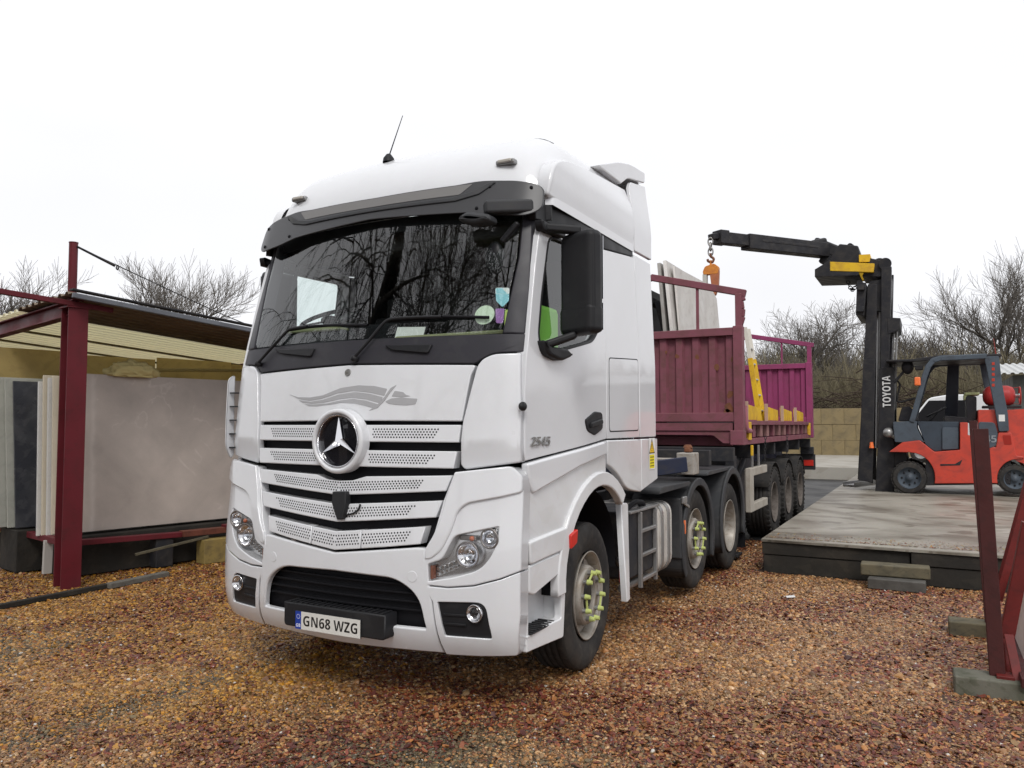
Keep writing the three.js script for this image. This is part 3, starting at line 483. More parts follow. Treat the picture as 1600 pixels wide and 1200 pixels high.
// ---- cab side: door, sleeper side, fairings (both sides alike)
const frontEdge = (y) => -Math.max(.405, -(Zf(1.185 - .05 * Math.max(0, (y - 2.2) / 1.2), y) + .012));
{
  const winO = rounded([[-.76, 2.925, .08], [-.63, 2.50], [-.575, 2.26, .06], [-.60, 2.175, .05], [-.82, 2.17, .06], [-1.36, 2.285, .06], [-1.49, 2.39, .05], [-1.545, 2.94, .06]], 0, 5);
  const lead = []; for (const y of [1.485, 1.7, 1.9, 2.1, 2.3, 2.5, 2.7, 2.9, 3.0]) lead.push([frontEdge(y) - .006 - .05 * sstep(2.85, 3.05, y), y]);
  const doorO = rounded([...lead, [-1.598, 3.005, .03], [-1.598, 1.60, .01]]);
  const door = panel(sm, doorO, { holes: [winO], depth: .07, bev: .006, edge: .09 });
  const seal = panel(sm, offsetPoly(area(winO) > 0 ? winO : winO.slice().reverse(), -.002), { holes: [offsetPoly(area(winO) > 0 ? winO : winO.slice().reverse(), .016)], off: .002, depth: .05, bev: .003, edge: .1 });
  const pane = panel(sm, offsetPoly(area(winO) > 0 ? winO : winO.slice().reverse(), .012), { off: -.02, depth: .005, bev: .001, edge: .12 });
  const handle = [panel(sm, rounded([[-1.19, 1.735], [-1.36, 1.795, .03], [-1.50, 1.79, .03], [-1.51, 1.67, .03], [-1.36, 1.625, .03], [-1.22, 1.66, .04]], .02, 4), { off: .010, depth: .02, bev: .008 }), panel(sm, rounded([[-1.25, 1.715], [-1.46, 1.745, .02], [-1.47, 1.705, .02], [-1.25, 1.68]], .01, 4), { off: .03, depth: .03, bev: .008 })];
  for (const k of [1, -1]) {
    const F = (q) => k > 0 ? q : flipX(join(q));
    const d = obj('cab_door', F(door), M.white, T); obj('window_seal', F(seal), M.blackPl, d); obj('door_window', F(pane), M.glass, d); obj('door_handle', F(handle), M.blackPl, d);
  }
  const gsl = panel(sm, rounded([[-1.608, 1.60], [-1.608, 3.0, .02], [-2.332, 3.075], [-2.332, 1.60]]), { depth: .05, bev: .006, edge: .12 });
  const hatch = panel(sm, rounded([[-1.66, 2.19, .03], [-2.295, 2.225, .03], [-2.295, 1.66, .03], [-1.66, 1.655, .03]], 0, 4), { off: .0035, depth: .003, bev: .0025, edge: .12 });
  const hgap = panel(sm, rounded([[-1.652, 2.198, .03], [-2.303, 2.233, .03], [-2.303, 1.652, .03], [-1.652, 1.647, .03]], 0, 4), { off: .0012, depth: .001, bev: .0004, edge: .12 });
  for (const k of [1, -1]) { const F = (q) => k > 0 ? q : flipX(join(q)), s = obj('sleeper_panel', F(gsl), M.white, T); obj('hatch_gap', F(hgap), M.dark, s); obj('locker_hatch', F(hatch), M.white, s); }
  both('roof_trim', panel(sm, rounded([[-.62, 3.10], [-.70, 3.16, .02], [-1.5, 3.145], [-2.335, 3.128], [-2.335, 3.082], [-1.6, 3.012], [-.70, 3.008], [-.62, 3.0]]), { off: -.008, depth: .05, bev: .006, edge: .12 }), M.blackPl);
  both('side_deflector', panel(sm, rounded([[-2.345, 1.60], [-2.345, 3.10], [-2.76, 3.10], [-2.76, 1.60]]), { depth: .03, bev: .006, edge: .15, back: true }), M.white);
  both('upper_side_deflector', [panel((z, y, d) => V(1.215 - .06 * sstep(3.3, 3.9, y) + d, y, z), rounded([[-2.345, 3.135], [-2.345, 3.66], [-2.40, 3.73, .03], [-2.80, 3.80], [-2.80, 3.735], [-2.79, 3.14]]), { depth: .03, bev: .006, edge: .1, back: true })], M.white);
  both('lower_side_deflector', panel(sm, rounded([[-2.345, 1.585], [-2.76, 1.585], [-2.76, 1.24, .01], [-2.345, 1.17, .01]]), { off: .012, depth: .03, bev: .008, back: true }), M.whiteLow);
}
{ // power badge on the door
  const font = await new FontLoader().loadAsync('fonts/droid/droid_sans_bold.typeface.json');
  globalThis.FONT = font;
  const t = new TextGeometry('2545', { font, size: .056, depth: .004, curveSegments: 3 }); t.computeBoundingBox(); const w = t.boundingBox.max.x; t.scale(.24 / w, 1, 1);
  t.applyMatrix4(new THREE.Matrix4().set(1, .25, 0, 0, 0, 1, 0, 0, 0, 0, 1, 0, 0, 0, 0, 1)); t.rotateY(Math.PI / 2 - .06).translate(Xs(1.57, -.46) + .006, 1.572, -.462); obj('power_badge', t, M.steel, T);
}
// ---- lower cab side: entry cover, step, wheel arch
{
  const sill = panel(sm, rounded([[-.415, 1.470, .02], [-1.575, 1.588], [-1.575, 1.49], [-1.1, 1.425], [-.485, 1.285, .02], [-.44, 1.36]]), { off: .022, depth: .05, bev: .016, edge: .08 });
  const arcP = []; for (let i = 0; i <= 14; i++) { const a = (168 - i * 10.5) * Math.PI / 180; arcP.push([-1.46 - .62 * Math.cos(Math.PI - a) * 1, .665 + .605 * Math.sin(a)]); }
  const arch = arcP.map(([z, y]) => [-1.46 - (z + 1.46), y]);
  const A = []; for (let i = 0; i <= 16; i++) { const a = Math.PI * (1 - (.05 + .83 * i / 16)); A.push([-1.46 - Math.cos(a) * -.60, .66 + .60 * Math.sin(a)]); }
  const aa = []; for (let i = 0; i <= 16; i++) { const th = (-4 + 138 * i / 16) * Math.PI / 180; aa.push([-1.46 + .585 * Math.cos(th), .665 + .605 * Math.sin(th)]); }  // front foot (th 0) over the top to the rear
  const entry = panel(sm, rounded([[-.425, 1.44], [-1.58, 1.57], [-1.58, 1.30], ...aa.filter((p) => p[0] > -1.5).reverse().map((p) => [p[0] + .02, p[1] + .02]), [-.885, .995], [-.43, .995], [-.43, 1.2]]), { depth: .05, bev: .006, edge: .09 });
  const r1 = panel(sm, rounded([[-.43, 1.005, .02], [-.90, 1.045, .01], [-.905, .905, .01], [-.445, .865, .03]]), { off: .024, depth: .05, bev: .014, edge: .1 });
  const r2 = panel(sm, rounded([[-.44, .862, .01], [-.905, .898, .01], [-.905, .80], [-.85, .765, .04], [-.50, .675, .05], [-.44, .70, .02]]), { off: .014, depth: .06, bev: .014, edge: .1 });
  const lip = (i0, w, off) => { const o = [], q = []; for (const [z, y] of aa) { const dx = z + 1.46, dy = y - .665, L = Math.hypot(dx, dy); o.push([z, y]); q.push([z + dx / L * w, y + dy / L * w]); } return panel(sm, [...o, ...q.reverse()], { off, depth: .06, bev: .012, edge: .08 }); };
  const rearF = panel(sm, rounded([[-1.592, 1.588], [-2.338, 1.585], [-2.338, 1.16, .01], [-2.10, 1.19, .06], [-1.98, 1.22, .06], [-1.80, 1.34, .1], [-1.592, 1.42]]), { off: .012, depth: .05, bev: .010, edge: .09 });
  both('door_sill_panel', sill, M.white); both('entry_cover', entry, M.whiteLow); both('entry_rib', [r1], M.whiteLow); both('entry_rib', [r2], M.whiteLow); both('wheel_arch_lip', lip(0, .10, .026), M.whiteLow); both('rear_cab_panel', rearF, M.whiteLow);
  const frame = panel(sm, rounded([[-.425, .84], [-.905, .84], [-.90, .60], [-.875, .345, .02], [-.425, .355, .01]]), { holes: [rounded([[-.445, .80], [-.86, .80], [-.845, .60], [-.85, .47, .02], [-.445, .455, .01]])], off: .004, depth: .05, bev: .008, edge: .1 });
  for (const s of both('step_frame', frame, M.whiteLow)) { const k = s === T.children[T.children.length - 1], F = (q) => k ? flipX(join(q)) : q;
    obj('step_well', F([bb(1.06, 1.08, .40, .86, -.90, -.42, .003), bb(1.06, 1.2, .44, .452, -.90, -.42, .003), bb(.95, 1.19, .40, .9, -.905, -.89, .003), bb(.95, 1.19, .40, .9, -.43, -.42, .003)]), M.whiteLow, s);
    obj('step_tread', F([bb(1.09, 1.212, .453, .462, -.80, -.45, .003), ...Array.from({ length: 8 }, (_, i) => bb(1.095, 1.208, .462, .47, -.785 + i * .042, -.767 + i * .042, .002))]), M.blackPl, s); }
  both('side_marker', panel(sm, rounded([[-.905, .99], [-1.0, 1.02], [-.985, .93], [-.91, .90]], .01, 3), { off: .045, depth: .05, bev: .006 }), M.red);
  both('wheel_flap', slabZY(rounded([[-1.97, 1.10], [-2.12, 1.09, .02], [-2.15, .335, .01], [-2.085, .325, .01]]), 1.175, 1.225, { bev: .01 }), M.whiteLow);
  both('flap_reflector', bb(1.13, 1.152, .46, .56, -2.21, -2.155, .004), M.red);
  // arch liners
  for (const s of [-1, 1]) obj('arch_liner', new THREE.CylinderGeometry(.585, .585, .50, 30, 1, true, -.1, Math.PI + .2).rotateZ(Math.PI / 2).translate(s * .90, .66, -1.44), M.dark, T);
}
// ---- mirrors
{
  const h = [box(.12, .60, .30, 0, 0, 0, .045).translate(0, 0, 0)];
  for (const k of [1, -1]) {
    const F = (q) => k > 0 ? q : flipX(join(q)); const zc = k > 0 ? -.80 : -.90, x0 = k > 0 ? 1.395 : 1.29;
    const hs = (g) => g.rotateY(k > 0 ? -.42 : -1.35).translate(x0, 2.60, zc);   // the far mirror is folded back
    const m = obj('door_mirror', F([hs(box(.30, .66, .13, 0, 0, 0, .05)), beam(V(1.17, 2.955, -.66), V(x0, 2.935, zc), .07, .05, .015), beam(V(1.17, 2.19, -.66), V(x0 - .03, 2.27, zc + .02), .09, .05, .02), hs(box(.305, .20, .135, 0, -.235, .002, .045))]), M.blackPl, T);
    for (const q of [panel(sm, rounded([[-.60, 2.99, .02], [-.90, 2.965, .03], [-.90, 2.925, .02], [-.62, 2.925]]), { off: .05, depth: .06, bev: .012 }), panel(sm, rounded([[-.555, 2.23, .03], [-.60, 2.135, .05], [-.78, 2.105, .05], [-.93, 2.15, .05], [-.88, 2.19, .03], [-.64, 2.19, .04]], 0, 4), { off: .06, depth: .07, bev: .02 })]) obj('mirror_bracket', F(q), M.blackPl, m);
    obj('mirror_glass', F([hs(box(.26, .40, .004, 0, .09, -.066, .0)), hs(box(.26, .17, .004, 0, -.22, -.066, 0))]), M.chrome, m);
  }
  const fmk = (u, v, off) => { const [x, y] = fhit(u, v, off); return fm(x, y, off); };
  const m = obj('front_mirror', [beam(V(1.14, 3.08, -.62), V(.90, 3.055, -.42), .09, .085, .02), slabXY(rounded([[.72, 3.0, .03], [.79, 3.04, .04], [.96, 3.0, .04], [.97, 2.955, .02], [.87, 2.945, .03], [.78, 2.96, .04]], 0, 4), -.47, -.36, { bev: .03 })], M.greyPl, T);
  obj('front_mirror_housing', [ball(.09, .90, 2.76, -.56, .75, 1.25, .45), beam(V(.95, 2.86, -.56), V(1.06, 2.98, -.58), .05, .04, .015)], M.blackPl, m);
}
// ---- cab interior
{
  const im = mat(.030, .031, .034, .8), seatm = mat(.04, .038, .04, .9), trim = mat(.12, .12, .115, .8);
  obj('cab_floor', [bb(-1.14, 1.14, 1.38, 1.42, -2.30, -.55, .004)], im, T);
  obj('cab_back_wall', [bb(-1.16, 1.16, 1.42, 3.10, -2.305, -2.25, .01)], trim, T);
  obj('roof_liner', [bb(-1.12, 1.12, 3.09, 3.115, -2.30, -.78, .004), bb(-1.02, 1.02, 2.95, 3.09, -.98, -.76, .03)], mat(.10, .10, .10, .9), T);
  obj('dashboard', [slabZY(rounded([[-.40, 2.12], [-.50, 2.235, .04], [-.72, 2.26, .06], [-.92, 2.18, .05], [-.95, 1.75, .05], [-.45, 1.6]]), -1.08, 1.08, { bev: .02 }), bb(-1.02, -.42, 2.25, 2.40, -.84, -.66, .04), bb(-.02, .95, 2.255, 2.275, -.75, -.52, .006)], im, T);
  obj('dashboard_screen', [bb(-.30, .06, 2.20, 2.42, -.74, -.68, .02)], M.dark, T);
  for (const g of [box(.85, .035, .16, .52, 2.29, -.66, .015), box(.5, .03, .14, -.72, 2.405, -.72, .012)]) obj('dashboard_jacket', g, mat(.26, .27, .15, .85), T);
  obj('paper', [box(.22, .09, .003, .20, 2.33, -.62, 0, [-.4, .1, 0])], mat(.7, .7, .66, .8), T);
  const sw = obj('steering_wheel', [torus(.225, .017, 36, 8).rotateX(-Math.PI / 2 + .45).translate(-.80, 2.53, -.95), ...[90, 210, 330].map((a) => beam(V(-.80, 2.515, -.95), V(-.80 + .21 * Math.cos(a * Math.PI / 180), 2.52 + .21 * Math.sin(a * Math.PI / 180) * .43, -.95 - .21 * Math.sin(a * Math.PI / 180) * .9), .03, .015, .006)), ball(.07, -.80, 2.515, -.95, 1, .6, 1), cyl(V(-.80, 2.50, -.94), V(-.78, 2.0, -.75), .04)], im, T); void sw;
  for (const x of [-.62, .62]) { const s = obj('cab_seat', [box(.52, .14, .52, x, 1.92, -1.35, .05), box(.52, .70, .14, x, 2.27, -1.62, .05, [-.12, 0, 0]), box(.32, .22, .10, x, 2.68, -1.68, .04), bb(x - .2, x + .2, 1.42, 1.86, -1.52, -1.18, .03)], seatm, T); void s; }
  obj('seat_jacket', [box(.10, .42, .34, 1.02, 2.30, -1.02, .05), box(.08, .30, .20, 1.03, 2.24, -.82, .04)], mat(.28, .62, .10, .8), T);
  obj('bunk', [bb(-1.05, 1.05, 1.95, 2.08, -2.24, -1.75, .04)], trim, T);
  for (const s of [-1, 1]) obj('interior_side', [bb(s * 1.10, s * 1.12, 1.42, 2.15, -2.24, -.65, .004), bb(s * 1.08, s * 1.10, 2.15, 3.1, -2.24, -1.60, .004)], im, T);
  obj('door_grab_rail', tube([V(-1.0, 2.95, -.80), V(-1.0, 2.7, -.74), V(-1.02, 2.4, -.68), V(-1.03, 2.3, -.66)], .016, 16, 8), im, T);
  for (const g of [box(.05, .75, .30, .30, 2.62, -2.10, .02)]) obj('curtain', g, mat(.055, .05, .058, .95), T);
}
// ---- wheels
const tyreProf = (R, w, inner) => [[inner, -w * .36], [inner + .03, -w * .46], [R * .80, -w * .52], [R - .045, -w * .50], [R - .012, -w * .44], [R, -w * .38], [R, w * .38], [R - .012, w * .44], [R - .045, w * .50], [R * .80, w * .52], [inner + .03, w * .46], [inner, w * .36]];
function tyre(R, w, inner = .292, tread = 5, blocks = 0) {
  const prof = []; for (const p of tyreProf(R, w, inner)) prof.push(p);
  const k = prof.findIndex((p) => p[0] === R), gr = [];
  for (let i = 0; i < tread; i++) { const a = -w * .38 + w * .76 * (i + .5) / tread; if (i < tread - 1) { const g = a + w * .38 / tread; gr.push([R, g - .008], [R - .014, g - .005], [R - .014, g + .005], [R, g + .008]); } }
  prof.splice(k + 1, 0, ...gr);
  const out = [latheX(prof, 56)];
  if (blocks) for (let i = 0; i < blocks; i++) { const a = i / blocks * 2 * Math.PI; for (const s of [-1, 1]) out.push(new THREE.BoxGeometry(w * .16, .03, .035).translate(s * w * .43, R - .012, 0).rotateX(a + (s > 0 ? .04 : 0))); }
  return out;
}
const ringShape = (ro, ri, holes, rh, rc) => { const s = new THREE.Shape(); s.absarc(0, 0, ro, 0, 2 * Math.PI); const h = new THREE.Path(); h.absarc(0, 0, ri, 0, 2 * Math.PI, true); s.holes.push(h); for (let i = 0; i < holes; i++) { const a = i / holes * 2 * Math.PI, p = new THREE.Path(); p.absarc(rc * Math.cos(a), rc * Math.sin(a), rh, 0, 2 * Math.PI, true); s.holes.push(p); } return s; };
function wheel(parent, { x, y = .505, z, R = .505, w = .30, turn = 0, kind = 'front', s = 1, nuts = true, blocks = 0, dirty = false }) {
  const g = new THREE.Group(); g.name = 'wheel'; parent.add(g); g.position.set(x, y, z); g.rotation.y = turn + (s < 0 ? Math.PI : 0); const e = w / 2;
  obj('tyre', tyre(R, w, .292, 5, blocks), M.rubber, g);
  const disc = new THREE.ExtrudeGeometry(ringShape(.262, .10, 10, .026, .225), { depth: .012, bevelEnabled: false, curveSegments: 24 }).rotateY(Math.PI / 2);
  if (kind === 'front') {
    obj('rim', [latheX([[.300, e * .9], [.306, e * .98], [.298, e * .99], [.284, e * .86], [.268, e * .55], [.262, -e * .2], [.27, -e * .9]], 48), disc.clone().translate(e * .42, 0, 0), latheX([[.214, e * .46], [.206, e * .86], [.196, e * .98], [.186, e * 1.0], [.135, e * 1.0], [.128, e * .95], [.124, e * .5]], 40)], M.rim, g);
    obj('hub', [latheX([[.126, e * .62], [.10, e * .66], [.085, e * .90], [.05, e * .95], [0, e * .96]], 28), latheX([[.25, -e * .2], [0, -e * .2]], 24)], mat(.03, .028, .027, .6, { metalness: .4 }), g);
  } else {
    obj('rim', [latheX([[.300, e * .9], [.306, e * .98], [.297, e * .99], [.282, e * .84], [.272, e * .4], [.258, -e * .3], [.24, -e * .62], [.20, -e * .8], [.12, -e * .85]], 48)], dirty ? M.rimDirty : M.rim, g);
    obj('hub', [latheX([[.125, -e * .9], [.12, -e * .3], [.11, -e * .1], [.07, -e * .05], [0, -e * .04]], 28)], M.steel, g);
  }
  const rN = kind === 'front' ? .163 : .168, xN = kind === 'front' ? e * .99 : -e * .84, nl = [], nn = [];
  for (let i = 0; i < 10; i++) { const a = (i + .3) / 10 * 2 * Math.PI, c = V(xN, rN * Math.cos(a), rN * Math.sin(a)); nn.push(cyl(c, c.clone().add(V(.034, 0, 0)), .017, .016, 6)); const pc = [cyl(c.clone().add(V(.026, 0, 0)), c.clone().add(V(.062, 0, 0)), .020, .014, 8)]; nl.push(pc); if (i % 2 === 0) { const b = (i + 1.3) / 10 * 2 * Math.PI, c2 = V(xN + .034, rN * Math.cos(b), rN * Math.sin(b)); pc.push(beam(c.clone().add(V(.034, 0, 0)), c2, .014, .010, .003)); } }
  for (const q of nn) obj('wheel_nut', q, M.steel, g); if (nuts) for (const q of nl) obj('nut_indicator', q, M.lime, g);
  return g;
}
wheel(T, { x: 1.035, z: -1.41, turn: .06, kind: 'front' }); wheel(T, { x: -1.035, z: -1.41, s: -1, turn: .09, kind: 'front' });
wheel(T, { x: 1.035, z: -4.27, y: .54, kind: 'front' }); wheel(T, { x: -1.035, z: -4.27, y: .54, s: -1, kind: 'front' });
for (const [x, s] of [[1.05, 1], [.715, 1], [-1.05, -1], [-.715, -1]]) wheel(T, { x, z: -5.75, s, kind: 'rear', nuts: false });
// ---- chassis, engine, tank, mudguards
{
  obj('chassis_rail', [-1, 1].map((s) => [bb(s * .36, s * .44, .78, 1.04, -6.5, -.5, .01)]).flat(), M.chassis, T);
  obj('chassis_cross_member', [-2.9, -3.5, -4.9, -6.3].map((z) => bb(-.36, .36, .82, 1.0, z - .05, z + .05, .01)), M.chassis, T);
  obj('engine_light_blocker', [bb(-.55, .55, .45, 1.38, -2.2, -.45, .05), bb(-1.05, 1.05, .40, .85, -.45, -.32, .02)], M.dark, T);  // dark box plus a panel behind the bumper, added to block light
  obj('axle', [[-1.41, .5], [-4.27, .54], [-5.75, .5]].map(([z, y]) => cyl(V(-.95, y, z), V(.95, y, z), .07, .07, 12)), M.chassis, T);
  obj('fifth_wheel', [lathe([[.50, 0], [.52, .03], [.50, .06], [.12, .06], [.10, 0]], 32).translate(0, 1.06, -5.1), bb(-.4, .4, 1.0, 1.07, -5.4, -4.8, .01)], M.chassis, T);
  const tk = obj('fuel_tank', [slabXY(rounded([[.62, 1.00, .08], [1.20, 1.00, .12], [1.20, .38, .14], [.62, .38, .10]], 0, 6), -3.36, -2.95, { bev: .02 })], worn([.62, .60, .56], [.35, .30, .24], .4, { rep: 1, seed: 12, rough: .45, metal: .2 }), T);
  obj('tank_strap', [-3.06, -3.25].map((z) => slabXY(rounded([[.61, 1.008, .08], [1.21, 1.008, .12], [1.21, .372, .14], [.61, .372, .10]], 0, 6), z - .03, z + .03, { bev: .004 })), M.steel, tk);
  obj('battery_box', [bb(.60, 1.17, .45, 1.0, -2.92, -2.28, .03)], M.chassis, T);
  obj('catwalk_step', [bb(1.10, 1.20, .985, 1.005, -3.0, -2.25, .004), ...[.42, .62, .82].map((y) => [beam(V(1.19, y, -2.90), V(1.19, y, -2.50), .03, .03, .006)]).flat(), beam(V(1.19, .36, -2.90), V(1.19, .98, -2.90), .035, .03, .006), beam(V(1.19, .36, -2.50), V(1.19, .98, -2.50), .035, .03, .006)], M.steel, T);
  obj('air_tank', [cyl(V(1.08, .37, -2.95), V(1.08, .37, -2.35), .035, .035, 12), ball(.05, 1.10, .60, -2.30)], M.steel, T);
  obj('hose_bundle', [tube([V(1.12, 1.0, -2.30), V(1.15, 1.06, -2.5), V(1.13, 1.03, -2.75), V(1.12, .92, -2.82)], .022, 20, 6), tube([V(1.1, 1.0, -2.4), V(1.13, 1.05, -2.6), V(1.1, .95, -2.85)], .015, 16, 6)], M.dark, T);
  const guard = (zc, yc, R, a0, a1, x0, x1) => { const n = 22, o = [], q = []; for (let i = 0; i <= n; i++) { const a = lerp(a0, a1, i / n) * Math.PI / 180; o.push([zc + R * Math.cos(a), yc + R * Math.sin(a)]); q.push([zc + (R - .02) * Math.cos(a), yc + (R - .02) * Math.sin(a)]); } const o2 = o.map(([z, y]) => [z, y]), q2 = o.map(([z, y]) => [zc + (z - zc) * .87, yc + (y - yc) * .87]); return [slabZY([...o, ...q.slice().reverse()], x0, x1, { bev: .006 }), slabZY([...o2, ...q2.slice().reverse()], x1 - .02, x1 + .012, { bev: .012 })]; };
  for (const s of [1, -1]) { const F = (q) => s > 0 ? q : flipX(join(q));
    obj('mudguard', F([guard(-4.27, .54, .62, -30, 205, .66, 1.215), slabZY(rounded([[-2.96, 1.09], [-3.02, 1.15, .03], [-3.95, 1.145], [-3.95, 1.10]]), .7, 1.215, { bev: .008 }), bb(.9, 1.21, .42, 1.0, -3.70, -3.64, .02)]), M.greyPl, T);
    obj('mudguard', F([guard(-5.75, .56, .64, -28, 200, .66, 1.235), slabZY(rounded([[-4.6, 1.16], [-4.7, 1.205, .03], [-5.9, 1.205], [-5.9, 1.17]]), .7, 1.22, { bev: .008 })]), M.greyPl, T);
    obj('mud_flap', F([bb(.66, 1.235, .16, .75, -6.41, -6.395, .003)]), M.dark, T);
    obj('mudguard_clip', F([box(.03, .07, .12, 1.225, .98, -3.70, .01), beam(V(1.225, .96, -3.66), V(1.225, .90, -3.86), .02, .03, .006)]), M.steel, T);
    obj('side_marker', F([box(.012, .13, .045, 1.222, .72, -3.72, .004)]), M.orange, T); }
  obj('suzie_coil', [tube(Array.from({ length: 40 }, (_, i) => V(.3 + .05 * Math.cos(i), 1.35 + .05 * Math.sin(i), -2.4 - i * .03)), .012, 120, 6)], M.dark, T);
  // warning sticker
  const c = document.createElement('canvas'); c.width = 128; c.height = 256; const q = c.getContext('2d'); q.fillStyle = '#e9e8e6'; q.fillRect(0, 0, 128, 256); q.fillStyle = '#f2c400'; q.strokeStyle = '#111'; q.lineWidth = 9; q.beginPath(); q.moveTo(64, 10); q.lineTo(120, 122); q.lineTo(8, 122); q.closePath(); q.fill(); q.stroke(); q.fillStyle = '#111'; q.fillRect(57, 48, 14, 44); q.fillRect(57, 98, 14, 12); q.fillStyle = '#e9d800'; q.fillRect(10, 136, 108, 112); q.fillStyle = '#5a5200'; for (let i = 0; i < 4; i++) q.fillRect(22, 152 + i * 24, 84, 8);
  const t = new THREE.CanvasTexture(c); t.colorSpace = THREE.SRGBColorSpace; obj('warning_sticker', new THREE.PlaneGeometry(.15, .26).rotateY(Math.PI / 2).translate(1.2655, 1.46, -2.60), new THREE.MeshPhysicalMaterial({ map: t, roughness: .5 }), T, true);
}
// ================================================================ semi-trailer
const purple = worn([.225, .072, .098], [.15, .06, .06], .65, { rep: .7, seed: 31, rough: .62, speck: .06, bump: .002 });
const purple2 = worn([.28, .045, .135], [.18, .045, .085], .5, { rep: .6, seed: 32, rough: .55, speck: .04 });
const rustM = worn([.20, .075, .035], [.10, .05, .03], .6, { rep: 2, seed: 33, rough: .85 });
{
  const t = thing('semi_trailer', 'dark blue skeletal semi-trailer on three axles carrying the purple flat rack', 'trailer', [0, 0, 0]);
  const navy = worn([.016, .022, .05], [.05, .045, .04], .45, { rep: .6, seed: 34, rough: .6 });
  obj('chassis_rail', [-1, 1].map((s) => [slabZY(rounded([[-3.35, 1.36], [-3.35, 1.20, .03], [-5.9, 1.18], [-6.6, .98, .1], [-13.4, .98], [-13.4, 1.40]]), s * .52 - .06, s * .52 + .06, { bev: .008 })]).flat(), navy, t);
  obj('gooseneck_cheek', [beam(V(1.18, 1.31, -3.95), V(.56, 1.22, -3.30), .05, .15, .01), beam(V(-1.18, 1.31, -3.95), V(-.56, 1.22, -3.30), .05, .15, .01), bb(-.6, .6, 1.18, 1.36, -3.38, -3.30, .01), beam(V(1.16, 1.27, -4.3), V(.56, 1.22, -5.4), .05, .18, .01)], navy, t);
  for (const s of [1, -1]) for (const z of [-4.12]) { const b = obj('twist_lock_bolster', [bb(s * .55, s * 1.22, 1.22, 1.36, z - .07, z + .07, .01), bb(s * 1.06, s * 1.235, 1.20, 1.42, z - .11, z + .11, .012)], worn([.38, .36, .33], [.2, .15, .1], .5, { rep: 2, seed: 35, rough: .7 }), t); obj('twist_lock', [bb(s * 1.12, s * 1.19, 1.42, 1.47, z - .06, z + .06, .02), cyl(V(s * 1.15, 1.47, z), V(s * 1.15, 1.50, z), .05, .03, 10)], rustM, b); obj('bolster_lamp', [cyl(V(s * 1.12, 1.32, z + .11), V(s * 1.12, 1.32, z + .128), .038), cyl(V(s * 1.13, 1.235, z + .11), V(s * 1.13, 1.235, z + .125), .022)], mat(.7, .7, .66, .3), b); }
  obj('chassis_cross_member', [-5, -6.2, -7.4, -9.1, -10.4, -11.7, -13.2].map((z) => bb(-1.16, 1.16, 1.24, 1.42, z - .05, z + .05, .01)), M.chassis, t);
  obj('hazard_marker', [box(.03, .16, .05, .98, 1.27, -4.9, .006), box(.03, .14, .05, 1.22, 1.36, -7.0, .006)], M.yellow, t);
  for (const s of [1, -1]) obj('landing_leg', [bb(s * .98, s * 1.10, .35, 1.3, -6.62, -6.48, .01), bb(s * .94, s * 1.14, .02, .06, -6.68, -6.42, .01), bb(s * 1.0, s * 1.08, .05, .5, -6.59, -6.51, .008), beam(V(s * 1.04, .75, -6.6), V(s * 1.04, 1.25, -7.4), .05, .05, .01)], M.chassis, t);
  const gm = worn([.40, .37, .32], [.25, .21, .16], .4, { rep: 1, seed: 36, rough: .65 });
  obj('side_guard_bracket', [bb(1.16, 1.235, .55, 1.13, -7.02, -6.82, .012), bb(1.16, 1.235, 1.02, 1.13, -8.0, -7.02, .012), bb(1.16, 1.235, .55, .66, -8.0, -7.02, .012), bb(1.15, 1.16, .57, 1.11, -7.06, -6.84, .004)], gm, t);
  obj('guard_hanger', [-7.15, -7.6].map((z) => beam(V(1.19, 1.02, z), V(1.19, 1.42, z), .03, .03, .006)), M.steel, t);
  obj('under_tray', [bb(-1.0, 1.0, .55, 1.25, -8.2, -6.9, .04)], M.chassis, t);
  for (const z of [-8.75, -10.07, -11.4]) { for (const s of [1, -1]) wheel(t, { x: s * 1.03, y: .53, z, R: .53, w: .36, s, kind: 'rear', nuts: false, blocks: 40, dirty: true }); obj('axle', cyl(V(-.9, .53, z), V(.9, .53, z), .07, .07, 12), M.chassis, t); obj('suspension_arm', [-1, 1].map((s) => beam(V(s * .55, .95, z + .5), V(s * .55, .55, z), .1, .1, .02)), M.chassis, t); }
  for (const s of [1, -1]) for (const z of [-8.75, -10.07, -11.4]) { const o = [], q = []; for (let i = 0; i <= 12; i++) { const a = (25 + 130 * i / 12) * Math.PI / 180; o.push([z + .61 * Math.cos(a), .53 + .61 * Math.sin(a)]); q.push([z + .595 * Math.cos(a), .53 + .595 * Math.sin(a)]); } obj('wheel_wing', slabZY([...o, ...q.reverse()], s > 0 ? .82 : -1.22, s > 0 ? 1.22 : -.82, { bev: .003 }), M.rubber, t); }
  const tail = obj('tail_board', [bb(-1.22, 1.22, .78, 1.10, -13.5, -13.42, .01), bb(.95, 1.2, 1.1, 1.25, -13.45, -13.3, .01)], M.chassis, t); obj('tail_lamp', [bb(1.0, 1.19, .86, .98, -13.42, -13.40, .006)], M.red, tail);
  for (const z of [-7.7, -9.6]) { const L = []; for (let i = 0; i < 9; i++) L.push(torus(.014, .004, 10, 5).rotateY(i % 2 ? Math.PI / 2 : 0).scale(1, 1.7, 1).translate(1.27, 1.52 - i * .04, z + .01 * i)); obj('hanging_chain', L, M.chassis, t); }
}
